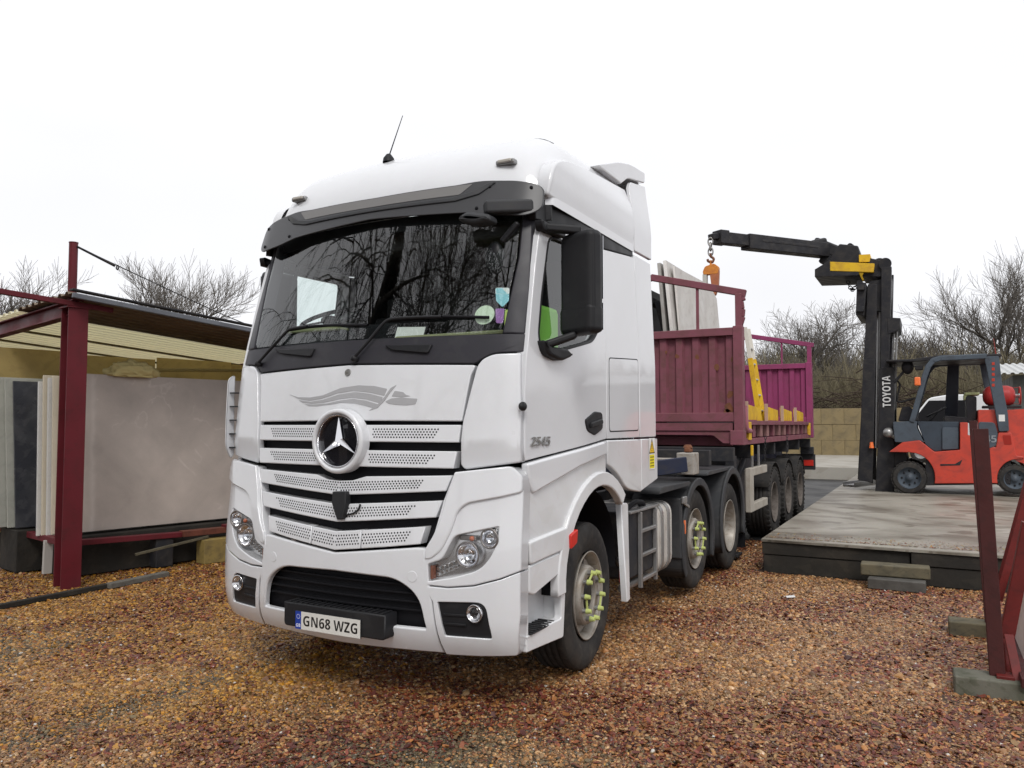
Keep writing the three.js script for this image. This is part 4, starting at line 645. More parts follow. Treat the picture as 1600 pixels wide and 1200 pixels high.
// ================================================================ purple flat rack container
{
  const c = thing('flat_rack_container', 'purple open flat rack container with corrugated end walls and gabled rails', 'container', [0, 1.43, 0]); const O = -1.43;
  const B = (...a) => { const g = bb(...a); return g.translate(0, O, 0); };
  const corr = (z, y0, y1, x0, x1, dir) => { const gs = [], pitch = .222, n = Math.round((x1 - x0) / pitch), o = []; for (let i = 0; i < n; i++) { const x = x0 + i * pitch; o.push([x, 0], [x + .085, 0], [x + .115, .045], [x + .195, .045]); } o.push([x1, 0]); const prof = [...o.map(([x, d]) => [x, z + dir * d]), ...o.slice().reverse().map(([x, d]) => [x, z + dir * d - dir * .006])];
    return panel((a, b, d) => V(a, y0 + (y1 - y0) + d + O, b), prof, { depth: y1 - y0, edge: 50, bev: .0008, back: true, flat: true }); };
  function wall(z, m, f) {
    const w = obj('end_wall', [corr(z - .03 * f, 1.80, 2.88, -1.11, 1.11, f)], m, c);
    obj('wall_top_rail', B(-1.13, 1.13, 2.86, 2.965, z - .06, z + .06, .01), m, w);
    obj('wall_bottom_rail', [B(-1.13, 1.10, 1.74, 1.86, z - .05, z + .065, .01), B(-1.13, 1.08, 1.62, 1.73, z - .04, z + .05, .01)], m, w);
    obj('wall_sill', [slabXY(rounded([[-1.08, 1.62], [1.06, 1.62], [1.06, 1.46], [.95, 1.46], [.82, 1.565, .03], [-.82, 1.565, .03], [-.95, 1.46], [-1.08, 1.46]]), z - .05, z + .03, { bev: .006 }).translate(0, O, 0), B(-1.0, 1.0, 1.42, 1.55, z - .35, z - .25, .01)], m, w);
    for (const s of [1, -1]) { obj('corner_post', [B(s * 1.10, s * 1.22, 1.62, 2.98, z - .08, z + .075, .01)], m, c); obj('corner_casting', [B(s * 1.05, s * 1.222, 1.44, 1.63, z - .10, z + .085, .012)], m, c); }
    return w;
  }
  const zA = -6.55, zB = -13.25;
  wall(zA, purple, 1); wall(zB, purple2, 1);
  const scar = []; for (const [x, y, r] of [[.35, 2.62, .03], [.62, 2.60, .035], [.88, 2.45, .04], [1.05, 2.1, .05], [1.03, 1.92, .06], [.2, 2.68, .02], [1.08, 2.55, .03], [1.0, 1.83, .06]]) scar.push(panel((a, b, d) => V(a, b + O, zA + .0165 + d), Array.from({ length: 9 }, (_, i) => { const k = r * (.6 + .5 * rnd()); return [x + k * Math.cos(i * .698), y + k * Math.sin(i * .698) * 1.3]; }), { depth: .004, bev: .001 }));
  obj('scrape', scar, rustM, c);
  for (const [z, m, pk] of [[zA, purple, 3.72], [zB, purple2, 3.58]]) {
    const eY = z === zA ? 3.40 : 3.33, ex = 1.26;
    obj('gable_rail', [beam(V(0, pk + O, z), V(ex, eY + O, z), .08, .09, .008), beam(V(0, pk + O, z), V(-ex, eY + O, z), .08, .09, .008)], m, c);
    for (const s of [1, -1]) { obj('rail_post', [B(s * 1.13, s * 1.215, 2.96, eY, z - .05, z + .05, .008)], m, c); obj('rail_strut', [B(s * .63 - .018, s * .63 + .018, 2.96, lerp(pk, eY, .5), z - .015, z + .015, .004)], m, c); }
    if (z === zA) obj('torn_edge', [0, 1, 2, 3].map((i) => box(.05 + .02 * (i % 2), .10, .05, 1.215, 3.05 + i * .1 + O, z + .01, .012, [0, 0, .2 * (i - 1.5)])), m, c);
  }
  obj('floor', [B(-1.1, 1.1, 1.66, 1.72, zB + .1, zA - .1, .005)], worn([.10, .06, .04], [.05, .04, .03], .6, { rep: 1, seed: 37, rough: .9 }), c);
  for (const s of [1, -1]) {
    obj('side_rail', [B(s * 1.10, s * 1.20, 1.70, 1.76, zB + .1, zA - .1, .006), B(s * 1.14, s * 1.19, 1.44, 1.52, zB + .1, zA - .1, .006)], purple, c);
    const cm = worn([.30, .16, .15], [.14, .05, .06], .6, { rep: 1.2, seed: 38, rough: .8 });
    for (let i = 0; i < 12; i++) obj('side_panel', [B(s * 1.10, s * 1.16, 1.53, 1.70, zA - .34 - i * .52, zA - .18 - i * .52 - .24 - .1, .006)], i % 3 === 1 ? purple : cm, c);
    for (let i = 0; i < 4; i++) { const z = zA - .55 - i * 1.45; obj('stop_plate', [plate(rounded([[0, 0], [1.15, 0], [1.15, .17], [0, .22]]), V(s * 1.12, 1.77 + O, z), V(0, 0, -1), V(0, 1, 0), .02, { bev: .003 })], M.yellow, c); obj('stake', [B(s * 1.11, s * 1.16, 1.72, 2.02, z - .012, z + .012, .004)], mat(.45, .30, .22, .7), c); }
    obj('end_cap', [B(s * 1.17, s * 1.215, 1.50, 1.74, zB + .35, zB + .5, .006), B(s * 1.16, s * 1.21, 1.50, 1.74, zA - .5, zA - .35, .006)], M.yellow, c);
  }
  obj('drain_pipe', tube([V(1.19, 1.95 + O, zA - .16), V(1.20, 1.75 + O, zA - .17), V(1.20, 1.64 + O, zA - .22), V(1.20, 1.62 + O, zA - .45)], .035, 16, 10), mat(.34, .13, .16, .6), c);
}
// ---- what stands in the flat rack
{
  const stone = worn([.62, .60, .57], [.46, .43, .40], .5, { rep: .6, seed: 39, rough: .45 }), grey = worn([.34, .33, .31], [.22, .2, .18], .5, { rep: .6, seed: 40, rough: .5 });
  const A = thing('slab_stillage', 'dark steel A-frame stillage standing inside the flat rack', 'stillage', [-.62, 1.72, -9.4]);
  for (const z of [-2.2, -.8, .8, 2.2]) obj('frame_leg', [beam(V(.55, 0, z), V(.05, 2.0, z), .08, .08, .01), beam(V(-.65, 0, z), V(-.15, 2.0, z), .08, .08, .01), bb(-.7, .62, 0, .08, z - .04, z + .04, .01)], z === 2.2 ? rustM : M.chassis, A);
  obj('frame_rail', [bb(-.12, .02, 1.95, 2.05, -2.4, 2.4, .01), bb(-.75, -.65, 0, .1, -2.4, 2.4, .01), bb(.58, .68, 0, .1, -2.4, 2.4, .01)], M.chassis, A);
  // slabs lean against it: pose(x at foot, x at top)
  const slab = (name, label, xf, xt, y0, y1, z0, z1, th, m, pts) => { const up = V(xt - xf, y1 - y0, 0), L = up.length(); up.normalize(); const o = pts || [[0, 0], [z0 - z1, 0], [z0 - z1, L], [0, L]]; const g = plate(o, V(0, 0, 0), V(0, 0, -1), up, th, { bev: .003 }); const t = obj(name, g, m); t.position.set(xf, y0, z0); tag(t, label, 'stone slab', 'stone slabs on the lorry'); return t; };
  slab('stone_slab', 'thin pale grey stone slab edge leaning inside the flat rack beside the cab', -.20, -.40, 1.80, 4.28, -8.25, -10.6, .055, grey);
  slab('stone_slab', 'pale stone slab leaning in the flat rack just inside the lifted slab', -.06, -.29, 1.80, 4.30, -8.2, -10.7, .055, stone);
  slab('stone_slab', 'large white stone slab hanging from the orange clamp', -.02, -.20, 1.95, 4.22, -8.35, -11.1, .03, stone, [[0, 0], [2.75, 0], [2.75, 2.15], [2.3, 2.34], [0, 2.28]]);
  slab('stone_slab', 'dark slab on the far side of the stillage in the flat rack', -1.15, -.82, 1.80, 4.0, -8.0, -11.0, .05, mat(.05, .055, .06, .4));
  const L = thing('folding_stepladder', 'yellow fibreglass stepladder propped inside the purple flat rack', 'ladder', [1.05, 1.74, -8.5]);
  for (const z of [0, -.34]) { obj('stile', [beam(V(0, 0, z), V(-.13, .98, z * .8), .035, .075, .004)], M.yellow, L); obj('upper_stile', [beam(V(-.13, .98, z * .8), V(-.20, 1.46, z * .7), .03, .06, .004)], mat(.66, .63, .56, .5), L); }
  for (let i = 0; i < 5; i++) { const k = .18 + i * .24, x = -.135 * k; obj('rung', [beam(V(x, k, 0), V(x, k, -.34 + .07 * k), .05, .025, .006)], mat(.5, .5, .48, .5), L); }
  const tp = thing('ratchet_straps', 'pale bundle of straps hanging inside the flat rack by the stepladder', 'straps', [1.02, 1.76, -7.0]); obj('strap_bundle', [box(.10, .38, .14, 0, .2, 0, .04), box(.08, .2, .16, .02, .12, .05, .03)], mat(.45, .5, .56, .8), tp);
}
// ================================================================ loading platform and forklift
const PH = .37;                                                                 // height of the platform top
const concrete = worn([.36, .335, .285], [.14, .118, .09], .9, { rep: .16, size: 512, seed: 51, rough: .45, speck: .07, bump: .003 });
const darkTimber = worn([.020, .018, .015], [.05, .042, .032], .5, { rep: .6, seed: 52, rough: .85, bump: .004 });
const oldTimber = worn([.14, .12, .075], [.06, .055, .04], .6, { rep: 1.2, seed: 53, rough: .9, bump: .003 });
{
  const p = thing('loading_platform', 'low concrete loading platform edged with dark timbers carrying the forklift', 'platform', [0, 0, 0]);
  obj('concrete_slab', [panel((x, z, d) => V(x, PH + d, -z), rounded([[1.54, 5.80], [9.5, 5.62], [9.5, 36], [1.54, 36]]), { depth: .035, bev: .010, edge: 3, back: false })], concrete, p);
  for (const [x0, x1, y0, y1, z] of [[1.55, 3.1, .21, .333, -5.875], [3.11, 5.3, .21, .333, -5.835], [5.31, 9.4, .21, .333, -5.78], [1.56, 2.75, 0, .183, -5.885], [2.76, 4.4, 0, .183, -5.85], [4.41, 9.3, 0, .183, -5.79]]) obj('edge_timber', [bb(x0, x1, y0 - .02, y1, z, z + .06, .008)], darkTimber, p);
  for (let i = 0; i < 10; i++) obj('edge_timber', [bb(1.555, 1.60, 0, .333, -5.95 - i * 3.1, -8.95 - i * 3.1, .008)], darkTimber, p);
  obj('platform_core', [bb(1.72, 9.3, -.02, .333, -35.8, -5.95, .01)], M.chassis, p);
  const st = thing('timber_step', 'pale weathered timber baulk forming an upper step against the platform edge', 'timber', [2.96, .105, -5.55]); obj('baulk', box(.66, .12, .22, 0, .06, 0, .015, [0, .03, 0]), oldTimber, st);
  const s2t = thing('timber_step', 'grey timber baulk under the pale one at the foot of the platform', 'timber', [2.98, -.01, -5.43]); obj('baulk', box(.54, .11, .26, 0, .055, 0, .012, [0, -.02, 0]), worn([.10, .095, .085], [.045, .04, .035], .5, { rep: 1.2, seed: 54, rough: .9 }), s2t);
  const ch = thing('steel_channel', 'length of grey steel channel lying on the platform beside the forklift mast', 'steel channel', [2.02, PH, -15.6], -.30); obj('channel_web', box(.26, .02, 1.9, 0, .03, 0, .004), M.steel, ch); obj('channel_flange', [box(.02, .09, 1.9, -.12, .05, 0, .004)], M.steel, ch); obj('channel_flange', [box(.02, .09, 1.9, .12, .05, 0, .004)], M.steel, ch);
}
{
  const q0 = px(1420, 771, 'y', PH), zN = q0.z, W = 1.75;                        // near flank of the forklift and its width
  const f = thing('forklift', 'red and grey counterbalance forklift with raised mast on the platform', 'forklift', [0, PH, 0]); const oY = -PH;
  const P = (u, v, z = zN) => { const p = px(u, v, 'z', z); return [p.x, p.y + oY]; }, P3 = (u, v, z = zN) => { const p = px(u, v, 'z', z); return V(p.x, p.y + oY, z); };
  const Z = (u, v) => [1380 + u / 5, 540 + v / 5];                              // detail crop to photograph pixels
  const PZ = (u, v, z) => P(...Z(u, v), z), PZ3 = (u, v, z) => P3(...Z(u, v), z);
  const redP = worn([.56, .042, .016], [.30, .03, .02], .5, { rep: .8, seed: 55, rough: .45, speck: .04, extra: { clearcoat: .4, clearcoatRoughness: .25 } });
  const gry = worn([.075, .095, .12], [.045, .05, .06], .5, { rep: .9, seed: 56, rough: .55 }), blk = worn([.014, .014, .018], [.05, .045, .04], .4, { rep: 1, seed: 57, rough: .55 });
  const arc = (cu, cv, r, a0, a1, n = 8) => Array.from({ length: n + 1 }, (_, i) => { const a = lerp(a0, a1, i / n) * Math.PI / 180; return PZ(cu + r * Math.cos(a), cv - r * Math.sin(a)); });
  const ext = (o, z0, z1, opt) => slabXY(o, z0, z1, { bev: .012, ...opt });
  // red lower body with arch for the drive wheel, and rear counterweight
  const body = [PZ(150, 755), PZ(285, 740), PZ(325, 770), PZ(400, 830), PZ(600, 815), PZ(600, 600), PZ(662, 600), PZ(662, 700), PZ(700, 705), PZ(880, 800), PZ(900, 680), PZ(1000, 680), PZ(1040, 860), PZ(1100, 868), PZ(1100, 880), ...arc(1040, 1040, 150, 100, 195), PZ(870, 1075), PZ(400, 1078), ...arc(205, 1035, 200, -2, 88), PZ(45, 830)];
  const B = obj('body', ext(rounded(body, .02, 3), zN - W, zN), redP, f);
  obj('side_vent', [ext(rounded([PZ(445, 925), PZ(560, 925), PZ(620, 890), PZ(600, 935), PZ(445, 940)], .01, 2), zN - .01, zN + .008, { bev: .003 })], blk, B);
  obj('side_recess', [ext(rounded([PZ(930, 700), PZ(995, 700), PZ(1005, 775), PZ(945, 775)], .02, 3), zN - .01, zN + .006, { bev: .003 })], mat(.30, .02, .012, .5), B);
  const cw = obj('counterweight', ext(rounded([PZ(955, 520), PZ(1240, 505), PZ(1330, 560), PZ(1360, 700), PZ(1350, 1000), PZ(1300, 1040), PZ(1190, 1040), ...arc(1040, 1040, 150, 0, 85), PZ(1042, 862), PZ(1005, 680), PZ(985, 665)], .03, 3), zN - W + .04, zN - .04, { bev: .04 }), redP, f); void cw;
  obj('engine_cover', ext(rounded([PZ(745, 500), PZ(870, 500), PZ(990, 540), PZ(990, 680), PZ(745, 680)], .02, 3), zN - W + .15, zN - .12), redP, f);
  obj('side_cowl', ext(rounded([PZ(75, 595), PZ(265, 590), PZ(262, 640), PZ(320, 760), PZ(285, 742), PZ(150, 757), PZ(90, 755)], .03, 3), zN - W + .02, zN - .02), gry, f);
  obj('step_panel', ext(rounded([PZ(262, 592), PZ(592, 595), PZ(592, 812), PZ(402, 828), PZ(330, 775)], .02, 3), zN - W + .08, zN - .10), worn([.045, .06, .08], [.03, .035, .045], .5, { rep: 1, seed: 58, rough: .6 }), f);
  obj('step_column', ext(rounded([PZ(460, 640), PZ(590, 640), PZ(590, 810), PZ(460, 815)], .03, 3), zN - .11, zN - .06), gry, f);
  const rc = obj('rear_cowl', ext(rounded([PZ(745, 595), PZ(870, 600), PZ(895, 690), PZ(880, 780), PZ(830, 805), PZ(745, 800)], .05, 4), zN - .08, zN + .012), gry, f);
  { const t = new TextGeometry('45', { font: FONT, size: .13, depth: .006, curveSegments: 4 }); const p = PZ3(792, 755); obj('capacity_number', t.translate(p.x, p.y, zN + .013), mat(.25, .27, .29, .5), rc); }
  // overhead guard
  const tubeF = (pts, z, w = .085, h = .10) => pts.slice(1).map((q, i) => { const a = V(pts[i][0], pts[i][1], z), b = V(q[0], q[1], z); const d = b.clone().sub(a).normalize().multiplyScalar(.02); return beam(a.sub(d), b.add(d), w, h, .02, V(0, 0, 1)); });
  for (const z of [zN - .06, zN - W + .06]) {
    obj('guard_pillar', tubeF([PZ(225, 592), PZ(280, 400), PZ(320, 250), PZ(350, 165), PZ(390, 115), PZ(450, 98), PZ(600, 92), PZ(800, 82)], z, .10, .12), gry, f);
    obj('guard_rear_pillar', ext(rounded([PZ(790, 85), PZ(905, 80), PZ(930, 300), PZ(975, 530), PZ(985, 668), PZ(905, 672), PZ(870, 480), PZ(820, 240)], .03, 3), z - .05, z + .05), gry, f);
  }
  obj('guard_middle_pillar', ext(rounded([PZ(515, 110), PZ(615, 110), PZ(605, 560), PZ(490, 560)], .01, 2), zN - W + .02, zN - W + .08), worn([.03, .035, .05], [.02, .02, .03], .4, { seed: 59, rough: .5 }), f);
  obj('guard_roof', [ext(rounded([PZ(20, 110), PZ(230, 105), PZ(450, 72), PZ(915, 62), PZ(930, 78), PZ(905, 95), PZ(450, 108), PZ(230, 125), PZ(20, 124)], .01, 2), zN - W + .02, zN - .02)], blk, f);
  const lb = obj('guard_label', [bb(...(() => { const a = PZ(902, 540), b = PZ(952, 592); return [a[0], b[0], b[1], a[1]]; })(), zN - .01, zN - .003, .002)], mat(.72, .72, .70, .5), f); void lb;
  { const rows = []; for (let i = 0; i < 5; i++) { const a = PZ(848, 130 + i * 42), b = PZ(872, 152 + i * 42); rows.push(bb(a[0], b[0], b[1], a[1], zN - .012, zN - .004, .003)); } rows.forEach((g) => obj('guard_lettering', g, mat(.45, .05, .03, .5), f)); }
  // seat, console, steering
  obj('seat', [ext(rounded([PZ(655, 385), PZ(740, 390), PZ(740, 580), PZ(662, 600)], .04, 3), zN - W + .45, zN - .45), ext(rounded([PZ(480, 545), PZ(670, 560), PZ(670, 610), PZ(480, 600)], .03, 3), zN - W + .45, zN - .45)], blk, f);
  obj('dash_console', [ext(rounded([PZ(110, 590), PZ(140, 480), PZ(200, 470), PZ(260, 520), PZ(270, 590)], .03, 3), zN - W + .3, zN - .35)], blk, f);
  const wc = PZ3(415, 520, zN - W / 2); obj('steering_wheel', [torus(.19, .018, 28, 8).rotateX(Math.PI / 2).rotateZ(.5).translate(wc.x, wc.y, wc.z), cyl(wc.clone(), wc.clone().add(V(-.25, -.35, 0)), .03), ball(.03, wc.x + .1, wc.y + .06, wc.z + .1)], blk, f);
  const seatJ = thing('hi_vis_jacket', 'fluorescent yellow jacket folded over the back of the forklift seat', 'jacket', PZ3(690, 388, zN - W / 2).add(V(0, PH, 0)).toArray()); obj('jacket_fold', [box(.26, .06, .5, 0, .02, 0, .025), box(.06, .12, .45, -.11, -.04, 0, .02)], mat(.55, .58, .30, .8), seatJ); obj('reflective_stripe', box(.265, .03, .10, 0, .038, .1, .01), mat(.7, .7, .66, .35), seatJ);
  // wheels
  const fw = (u, v, r, w, z, s, nm) => { const c = PZ3(u, v), g = new THREE.Group(); g.name = nm; f.add(g); g.position.set(c.x, c.y, z); g.rotation.y = -Math.PI / 2 * s; obj('tyre', [latheX([[r * .66, -w / 2], [r * .94, -w * .48], [r, -w * .36], [r, w * .36], [r * .94, w * .48], [r * .86, w / 2], [r * .66, w / 2]], 40), ...Array.from({ length: 26 }, (_, i) => new THREE.BoxGeometry(w * .5, .02, .05).translate(w * .25, r, 0).rotateX(i / 26 * 6.283))], M.rubber, g); obj('rim', [latheX([[r * .68, w / 2], [r * .62, w * .42], [r * .58, w * .2], [r * .2, w * .22], [r * .18, w * .42], [0, w * .44]], 32), latheX([[r * .62, -w * .3], [0, -w * .3]], 24)], gry, g); for (let i = 0; i < 8; i++) { const a = i / 8 * 6.283; obj('wheel_nut', ball(.02, w * .23, r * .42 * Math.cos(a), r * .42 * Math.sin(a), 1, 1, 1, 6), blk, g); } };
  const rF = (PZ3(205, 905).y - PZ3(205, 1158).y) / 2;
  for (const [z, s] of [[zN - .12, 1], [zN - W + .12, -1]]) { fw(205, 1033, rF, .30, z, s, 'drive_wheel'); fw(1030, 1045, rF * .86, .22, z, s, 'steer_wheel'); }
  obj('drive_axle', [cyl(PZ3(205, 1030, zN - .3), PZ3(205, 1030, zN - W + .3), .12), ext([PZ(10, 640), PZ(130, 640), PZ(190, 900), PZ(20, 980)], zN - W + .3, zN - .3)], blk, f);
  obj('chassis_floor', [ext([PZ(330, 900), PZ(1000, 900), PZ(1000, 1085), PZ(330, 1095)], zN - W + .1, zN - .06)], blk, f);
  // lamps and levers
  const ol = PZ3(268, 280, zN + .02); obj('indicator_lamp', box(.11, .17, .08, ol.x, ol.y, ol.z, .025), M.orange, f);
  const wl = PZ3(280, 175, zN - .15); obj('work_lamp', box(.14, .09, .10, wl.x, wl.y, wl.z, .02), blk, f);
  const hl = PZ3(190, 170, zN - .3); obj('head_lamp', [ball(.14, hl.x, hl.y, hl.z, .8, 1, 1), beam(hl.clone().add(V(-.25, -.3, 0)), hl.clone(), .05, .05, .01)], blk, f);
  obj('tilt_cylinder', [cyl(PZ3(40, 680, zN - .15), PZ3(120, 725, zN - .15), .06, .05, 12), ball(.10, ...PZ3(40, 680, zN - .12).toArray())], M.steel, f);
  obj('mast_hose', tube([PZ3(60, 240, zN - .5), PZ3(130, 300, zN - .5), PZ3(110, 440, zN - .5), PZ3(250, 410, zN - .6)], .02, 20, 6), blk, f);
  const aer = PZ3(880, 70, zN - .9); obj('guard_aerial', [cyl(aer, aer.clone().add(V(-.03, .32, 0)), .012, .006, 8)], mat(.25, .04, .03, .5), f);
  // mast: outer channels, inner channels, cylinders, chains
  const zm = [zN - .38, zN - W + .38], mast = obj('mast', zm.map((z, i) => [ext([P(1390, 760), P(1390, 575), P(1372, 575), P(1370, 760)], z - .09, z + .09, { bev: .01 }), ext([P(1362, 755), P(1339, 752), P(1347, 560), P(1366, 560)], z - .07, z + .07, { bev: .01 })]).flat(), blk, f); void mast;
  for (const z of zm) { obj('outer_channel', [ext([P(1396, 772), P(1366, 772), P(1376, 572), P(1397, 572)], z - .10, z + .10, { bev: .012 })], blk, f); obj('inner_channel', [ext([P(1362, 757), P(1338, 750), P(1354, 440), P(1369, 440)], z - .06, z + .06, { bev: .01 })], blk, f);
    obj('middle_channel', [ext([P(1388, 590), P(1374, 590), P(1376, 412), P(1392, 412)], z - .07, z + .07, { bev: .01 })], blk, f); }
  obj('lift_cylinder', [cyl(P3(1372, 700, zN - .55), P3(1375, 480, zN - .55), .055, .055, 14)], M.steel, f); obj('lift_cylinder', [cyl(P3(1381, 700, zN - 1.2), P3(1384, 440, zN - 1.2), .07, .07, 14)], M.steel, f);
  obj('mast_hose', [cyl(P3(1397, 640, zN - .55), P3(1402, 500, zN - .55), .022, .022, 8)], M.steel, f); obj('mast_hose', [cyl(P3(1393, 640, zN - .7), P3(1397, 500, zN - .7), .02, .02, 8)], M.steel, f);
  obj('mast_cross_head', [ext([P(1385, 493), P(1406, 494), P(1405, 512), P(1386, 520)], zN - W + .3, zN - .3, { bev: .01 })], blk, f);
  obj('mast_cross_bar', [ext([P(1376, 560), P(1390, 560), P(1390, 590), P(1376, 590)], zN - W + .4, zN - .4, { bev: .01 })], blk, f);
  obj('mast_guard_plate', [ext([P(1346, 560), P(1366, 560), P(1361, 700), P(1341, 700)], zN - .9, zN - .86, { bev: .004 })], blk, f);
  const cr = obj('carriage', [ext([P(1336, 490), P(1350, 492), P(1352, 440), P(1338, 437)], zN - W + .1, zN - .15, { bev: .01 }), ext([P(1350, 478), P(1388, 486), P(1392, 428), P(1356, 434)], zN - W + .45, zN - .42, { bev: .012 })], blk, f);
  obj('carriage_bar', [ext([P(1340, 444), P(1350, 444), P(1350, 452), P(1340, 452)], zN - W, zN - .05, { bev: .006 })], M.chassis, cr); obj('carriage_bar', [ext([P(1338, 476), P(1349, 478), P(1349, 486), P(1338, 486)], zN - W, zN - .05, { bev: .006 })], M.chassis, cr);
  obj('roller', [cyl(P3(1383, 412, zN - .30), P3(1383, 412, zN - .55), .12, .12, 18)], M.chassis, cr); obj('roller', [cyl(P3(1374, 413, zN - .55), P3(1374, 413, zN - 1.1), .13, .13, 18)], M.chassis, cr);
  { // maker's lettering up the side of the mast
    const a = P3(1386, 636), b = P3(1386, 586), t = new TextGeometry('TOYOTA', { font: FONT, size: .15, depth: .006, curveSegments: 4 }); t.computeBoundingBox(); const L = t.boundingBox.max.x; t.scale((b.y - a.y) / L, 1.0, 1); t.rotateZ(Math.PI / 2).translate(a.x + .06, a.y, zN - .26); obj('mast_lettering', t, mat(.62, .62, .62, .5), f); }
  const cone = P3(1362, 700, zN - .25); obj('reflector', cyl(cone, cone.clone().add(V(0, .12, 0)), .05, .03, 10), M.orange, f);
  // gas bottle
  const ga = PZ3(840, 395, zN - .75), gb = PZ3(1000, 395, zN - .75), gt = thing('gas_cylinder', 'red gas cylinder strapped across the back of the forklift', 'gas cylinder', [ga.x, ga.y + PH - .20, ga.z]);
  const len = gb.x - ga.x; obj('cylinder_body', [latheX([[0, -.14], [.10, -.13], [.17, -.08], [.20, 0], [.20, len - .06], [.17, len + .02], [.10, len + .06], [0, len + .065]], 32).translate(0, .20, 0)], worn([.42, .03, .03], [.3, .06, .05], .5, { rep: 2, seed: 60, rough: .5 }), gt); obj('collar', [torus(.165, .014, 28, 6).rotateY(Math.PI / 2).translate(len + .14, .20, 0), ...[0, 1.6, 3.1, 4.7].map((a) => beam(V(len + .02, .20 + .15 * Math.sin(a), .15 * Math.cos(a)), V(len + .14, .20 + .165 * Math.sin(a), .165 * Math.cos(a)), .03, .01, .003))], mat(.36, .04, .035, .5), gt); obj('valve', [cyl(V(len + .05, .20, 0), V(len + .14, .20, 0), .035), cyl(V(len + .12, .20, 0), V(len + .16, .2, 0), .05)], M.steel, gt); obj('strap', [latheX([[.203, len * .4], [.206, len * .4 + .01], [.206, len * .4 + .05], [.203, len * .4 + .06]], 28).translate(0, .20, 0)], M.blackPl, gt);
  obj('cylinder_cradle', [box(len + .3, .05, .34, (ga.x + gb.x) / 2, ga.y - .215, ga.z, .01)], blk, f);
  // ================================================================ jib on the forks
  const zj = zN - W / 2, j = thing('crane_jib', 'black telescopic crane jib with yellow fork sleeve on the forklift mast', 'crane jib', [P3(1300, 430, zj).x, P3(1300, 430, zj).y + PH, zj]);
  const jo = j.position.clone().negate(), J = (u, v, z = zj) => P3(u, v, z).add(V(0, PH, 0)).add(jo);
  const hook = px(1110, 372, 'z', -11.35).add(jo), root = J(1290, 392), dirB = hook.clone().sub(root), BL = dirB.length(); dirB.normalize(); const upB = V(0, 1, 0).addScaledVector(dirB, -dirB.y).normalize();
  const bx = (t0, t1, w, h, o = 0) => beam(root.clone().addScaledVector(dirB, t0 * BL).addScaledVector(upB, o), root.clone().addScaledVector(dirB, t1 * BL).addScaledVector(upB, o), w, h, .015);
  obj('boom_outer', [bx(-.02, .72, .26, .30)], blk, j); obj('boom_inner', [bx(.70, .94, .20, .23, .02)], blk, j); obj('boom_stiffener', [bx(.12, .62, .275, .06, .03)], M.chassis, j); obj('boom_nose', [beam(root.clone().addScaledVector(dirB, .93 * BL).addScaledVector(upB, .06), hook.clone().addScaledVector(upB, .02), .14, .12, .02), bx(.88, .95, .24, .27, .03)], blk, j);
  obj('boom_knuckle', [beam(root.clone().addScaledVector(dirB, .01 * BL).addScaledVector(upB, .20), root.clone().addScaledVector(dirB, .12 * BL).addScaledVector(upB, .12), .20, .16, .05), beam(J(1312, 396), J(1272, 380), .22, .26, .04), beam(J(1315, 415), J(1285, 400), .2, .3, .03)], blk, j);
  obj('boom_cylinder', [cyl(J(1272, 378), J(1318, 398), .10, .10, 14)], M.chassis, j);
  obj('slew_housing', [slabXY(rounded([[J(1296, 414).x, J(1296, 414).y], [J(1314, 386).x, J(1314, 386).y], [J(1343, 389).x, J(1343, 389).y], [J(1346, 402).x, J(1346, 402).y], [J(1344, 418).x, J(1344, 418).y], [J(1300, 420).x, J(1300, 420).y]], .03, 3), -.35, .35, { bev: .02 })], blk, j);
  obj('fork_sleeve', [slabXY([J(1302, 417), J(1369, 420), J(1368, 433), J(1302, 431)].map((p) => [p.x, p.y]), .50, .62, { bev: .006 })], M.yellow, j); obj('fork_sleeve', [slabXY([J(1302, 417), J(1369, 420), J(1368, 433), J(1302, 431)].map((p) => [p.x, p.y]), -.62, -.50, { bev: .006 })], M.yellow, j);
  obj('sleeve_nose', [slabXY([J(1302, 415), J(1279, 429), J(1279, 440), J(1345, 438), J(1345, 433), J(1302, 432)].map((p) => [p.x, p.y]), -.60, .64, { bev: .006 })], blk, j);
  obj('sleeve_cap', [slabXY([J(1345, 405), J(1362, 404), J(1362, 416), J(1345, 416)].map((p) => [p.x, p.y]), .0, .5, { bev: .006 })], M.yellow, j);
  obj('mast_clamp', [slabXY([J(1362, 410), J(1392, 416), J(1392, 440), J(1350, 437)].map((p) => [p.x, p.y]), -.5, .5, { bev: .02 })], blk, j);
  obj('hydraulic_hose', tube([J(1322, 386), J(1328, 381), J(1334, 385), J(1335, 392)], .022, 16, 6), blk, j); obj('hydraulic_hose', tube([J(1283, 402), J(1282, 410), J(1292, 414), J(1302, 413)], .016, 16, 6), M.steel, j);
  { const L = [], c0 = J(1325, 441), c1 = J(1337, 447); for (let i = 0; i < 8; i++) { const t = i / 7, p = c0.clone().lerp(c1, t); p.y -= .12 * Math.sin(t * Math.PI); L.push(torus(.035, .010, 10, 5).rotateY(i % 2 ? 1.2 : 0).rotateZ(t * 2).translate(...p.toArray())); } L.forEach((g) => obj('safety_chain_link', g, M.chassis, j)); }
  const hw = hook.clone().sub(jo), H = thing('hoist_chain', 'short rusty chain and hook hanging from the jib nose', 'chain', [hw.x, hw.y - .44, hw.z]);
  for (let i = 0; i < 3; i++) obj('chain_link', torus(.062, .018, 18, 8).scale(.75, 1.2, 1).rotateY(i % 2 ? Math.PI / 2 : 0).translate(0, .37 - i * .10, 0), M.steel, H);
  obj('hook', [tube([V(0, .14, 0), V(0, .08, 0), V(.06, .03, 0), V(.03, -.04, 0), V(-.05, -.01, 0), V(-.06, .03, 0)], .024, 24, 8)], rustM, H);
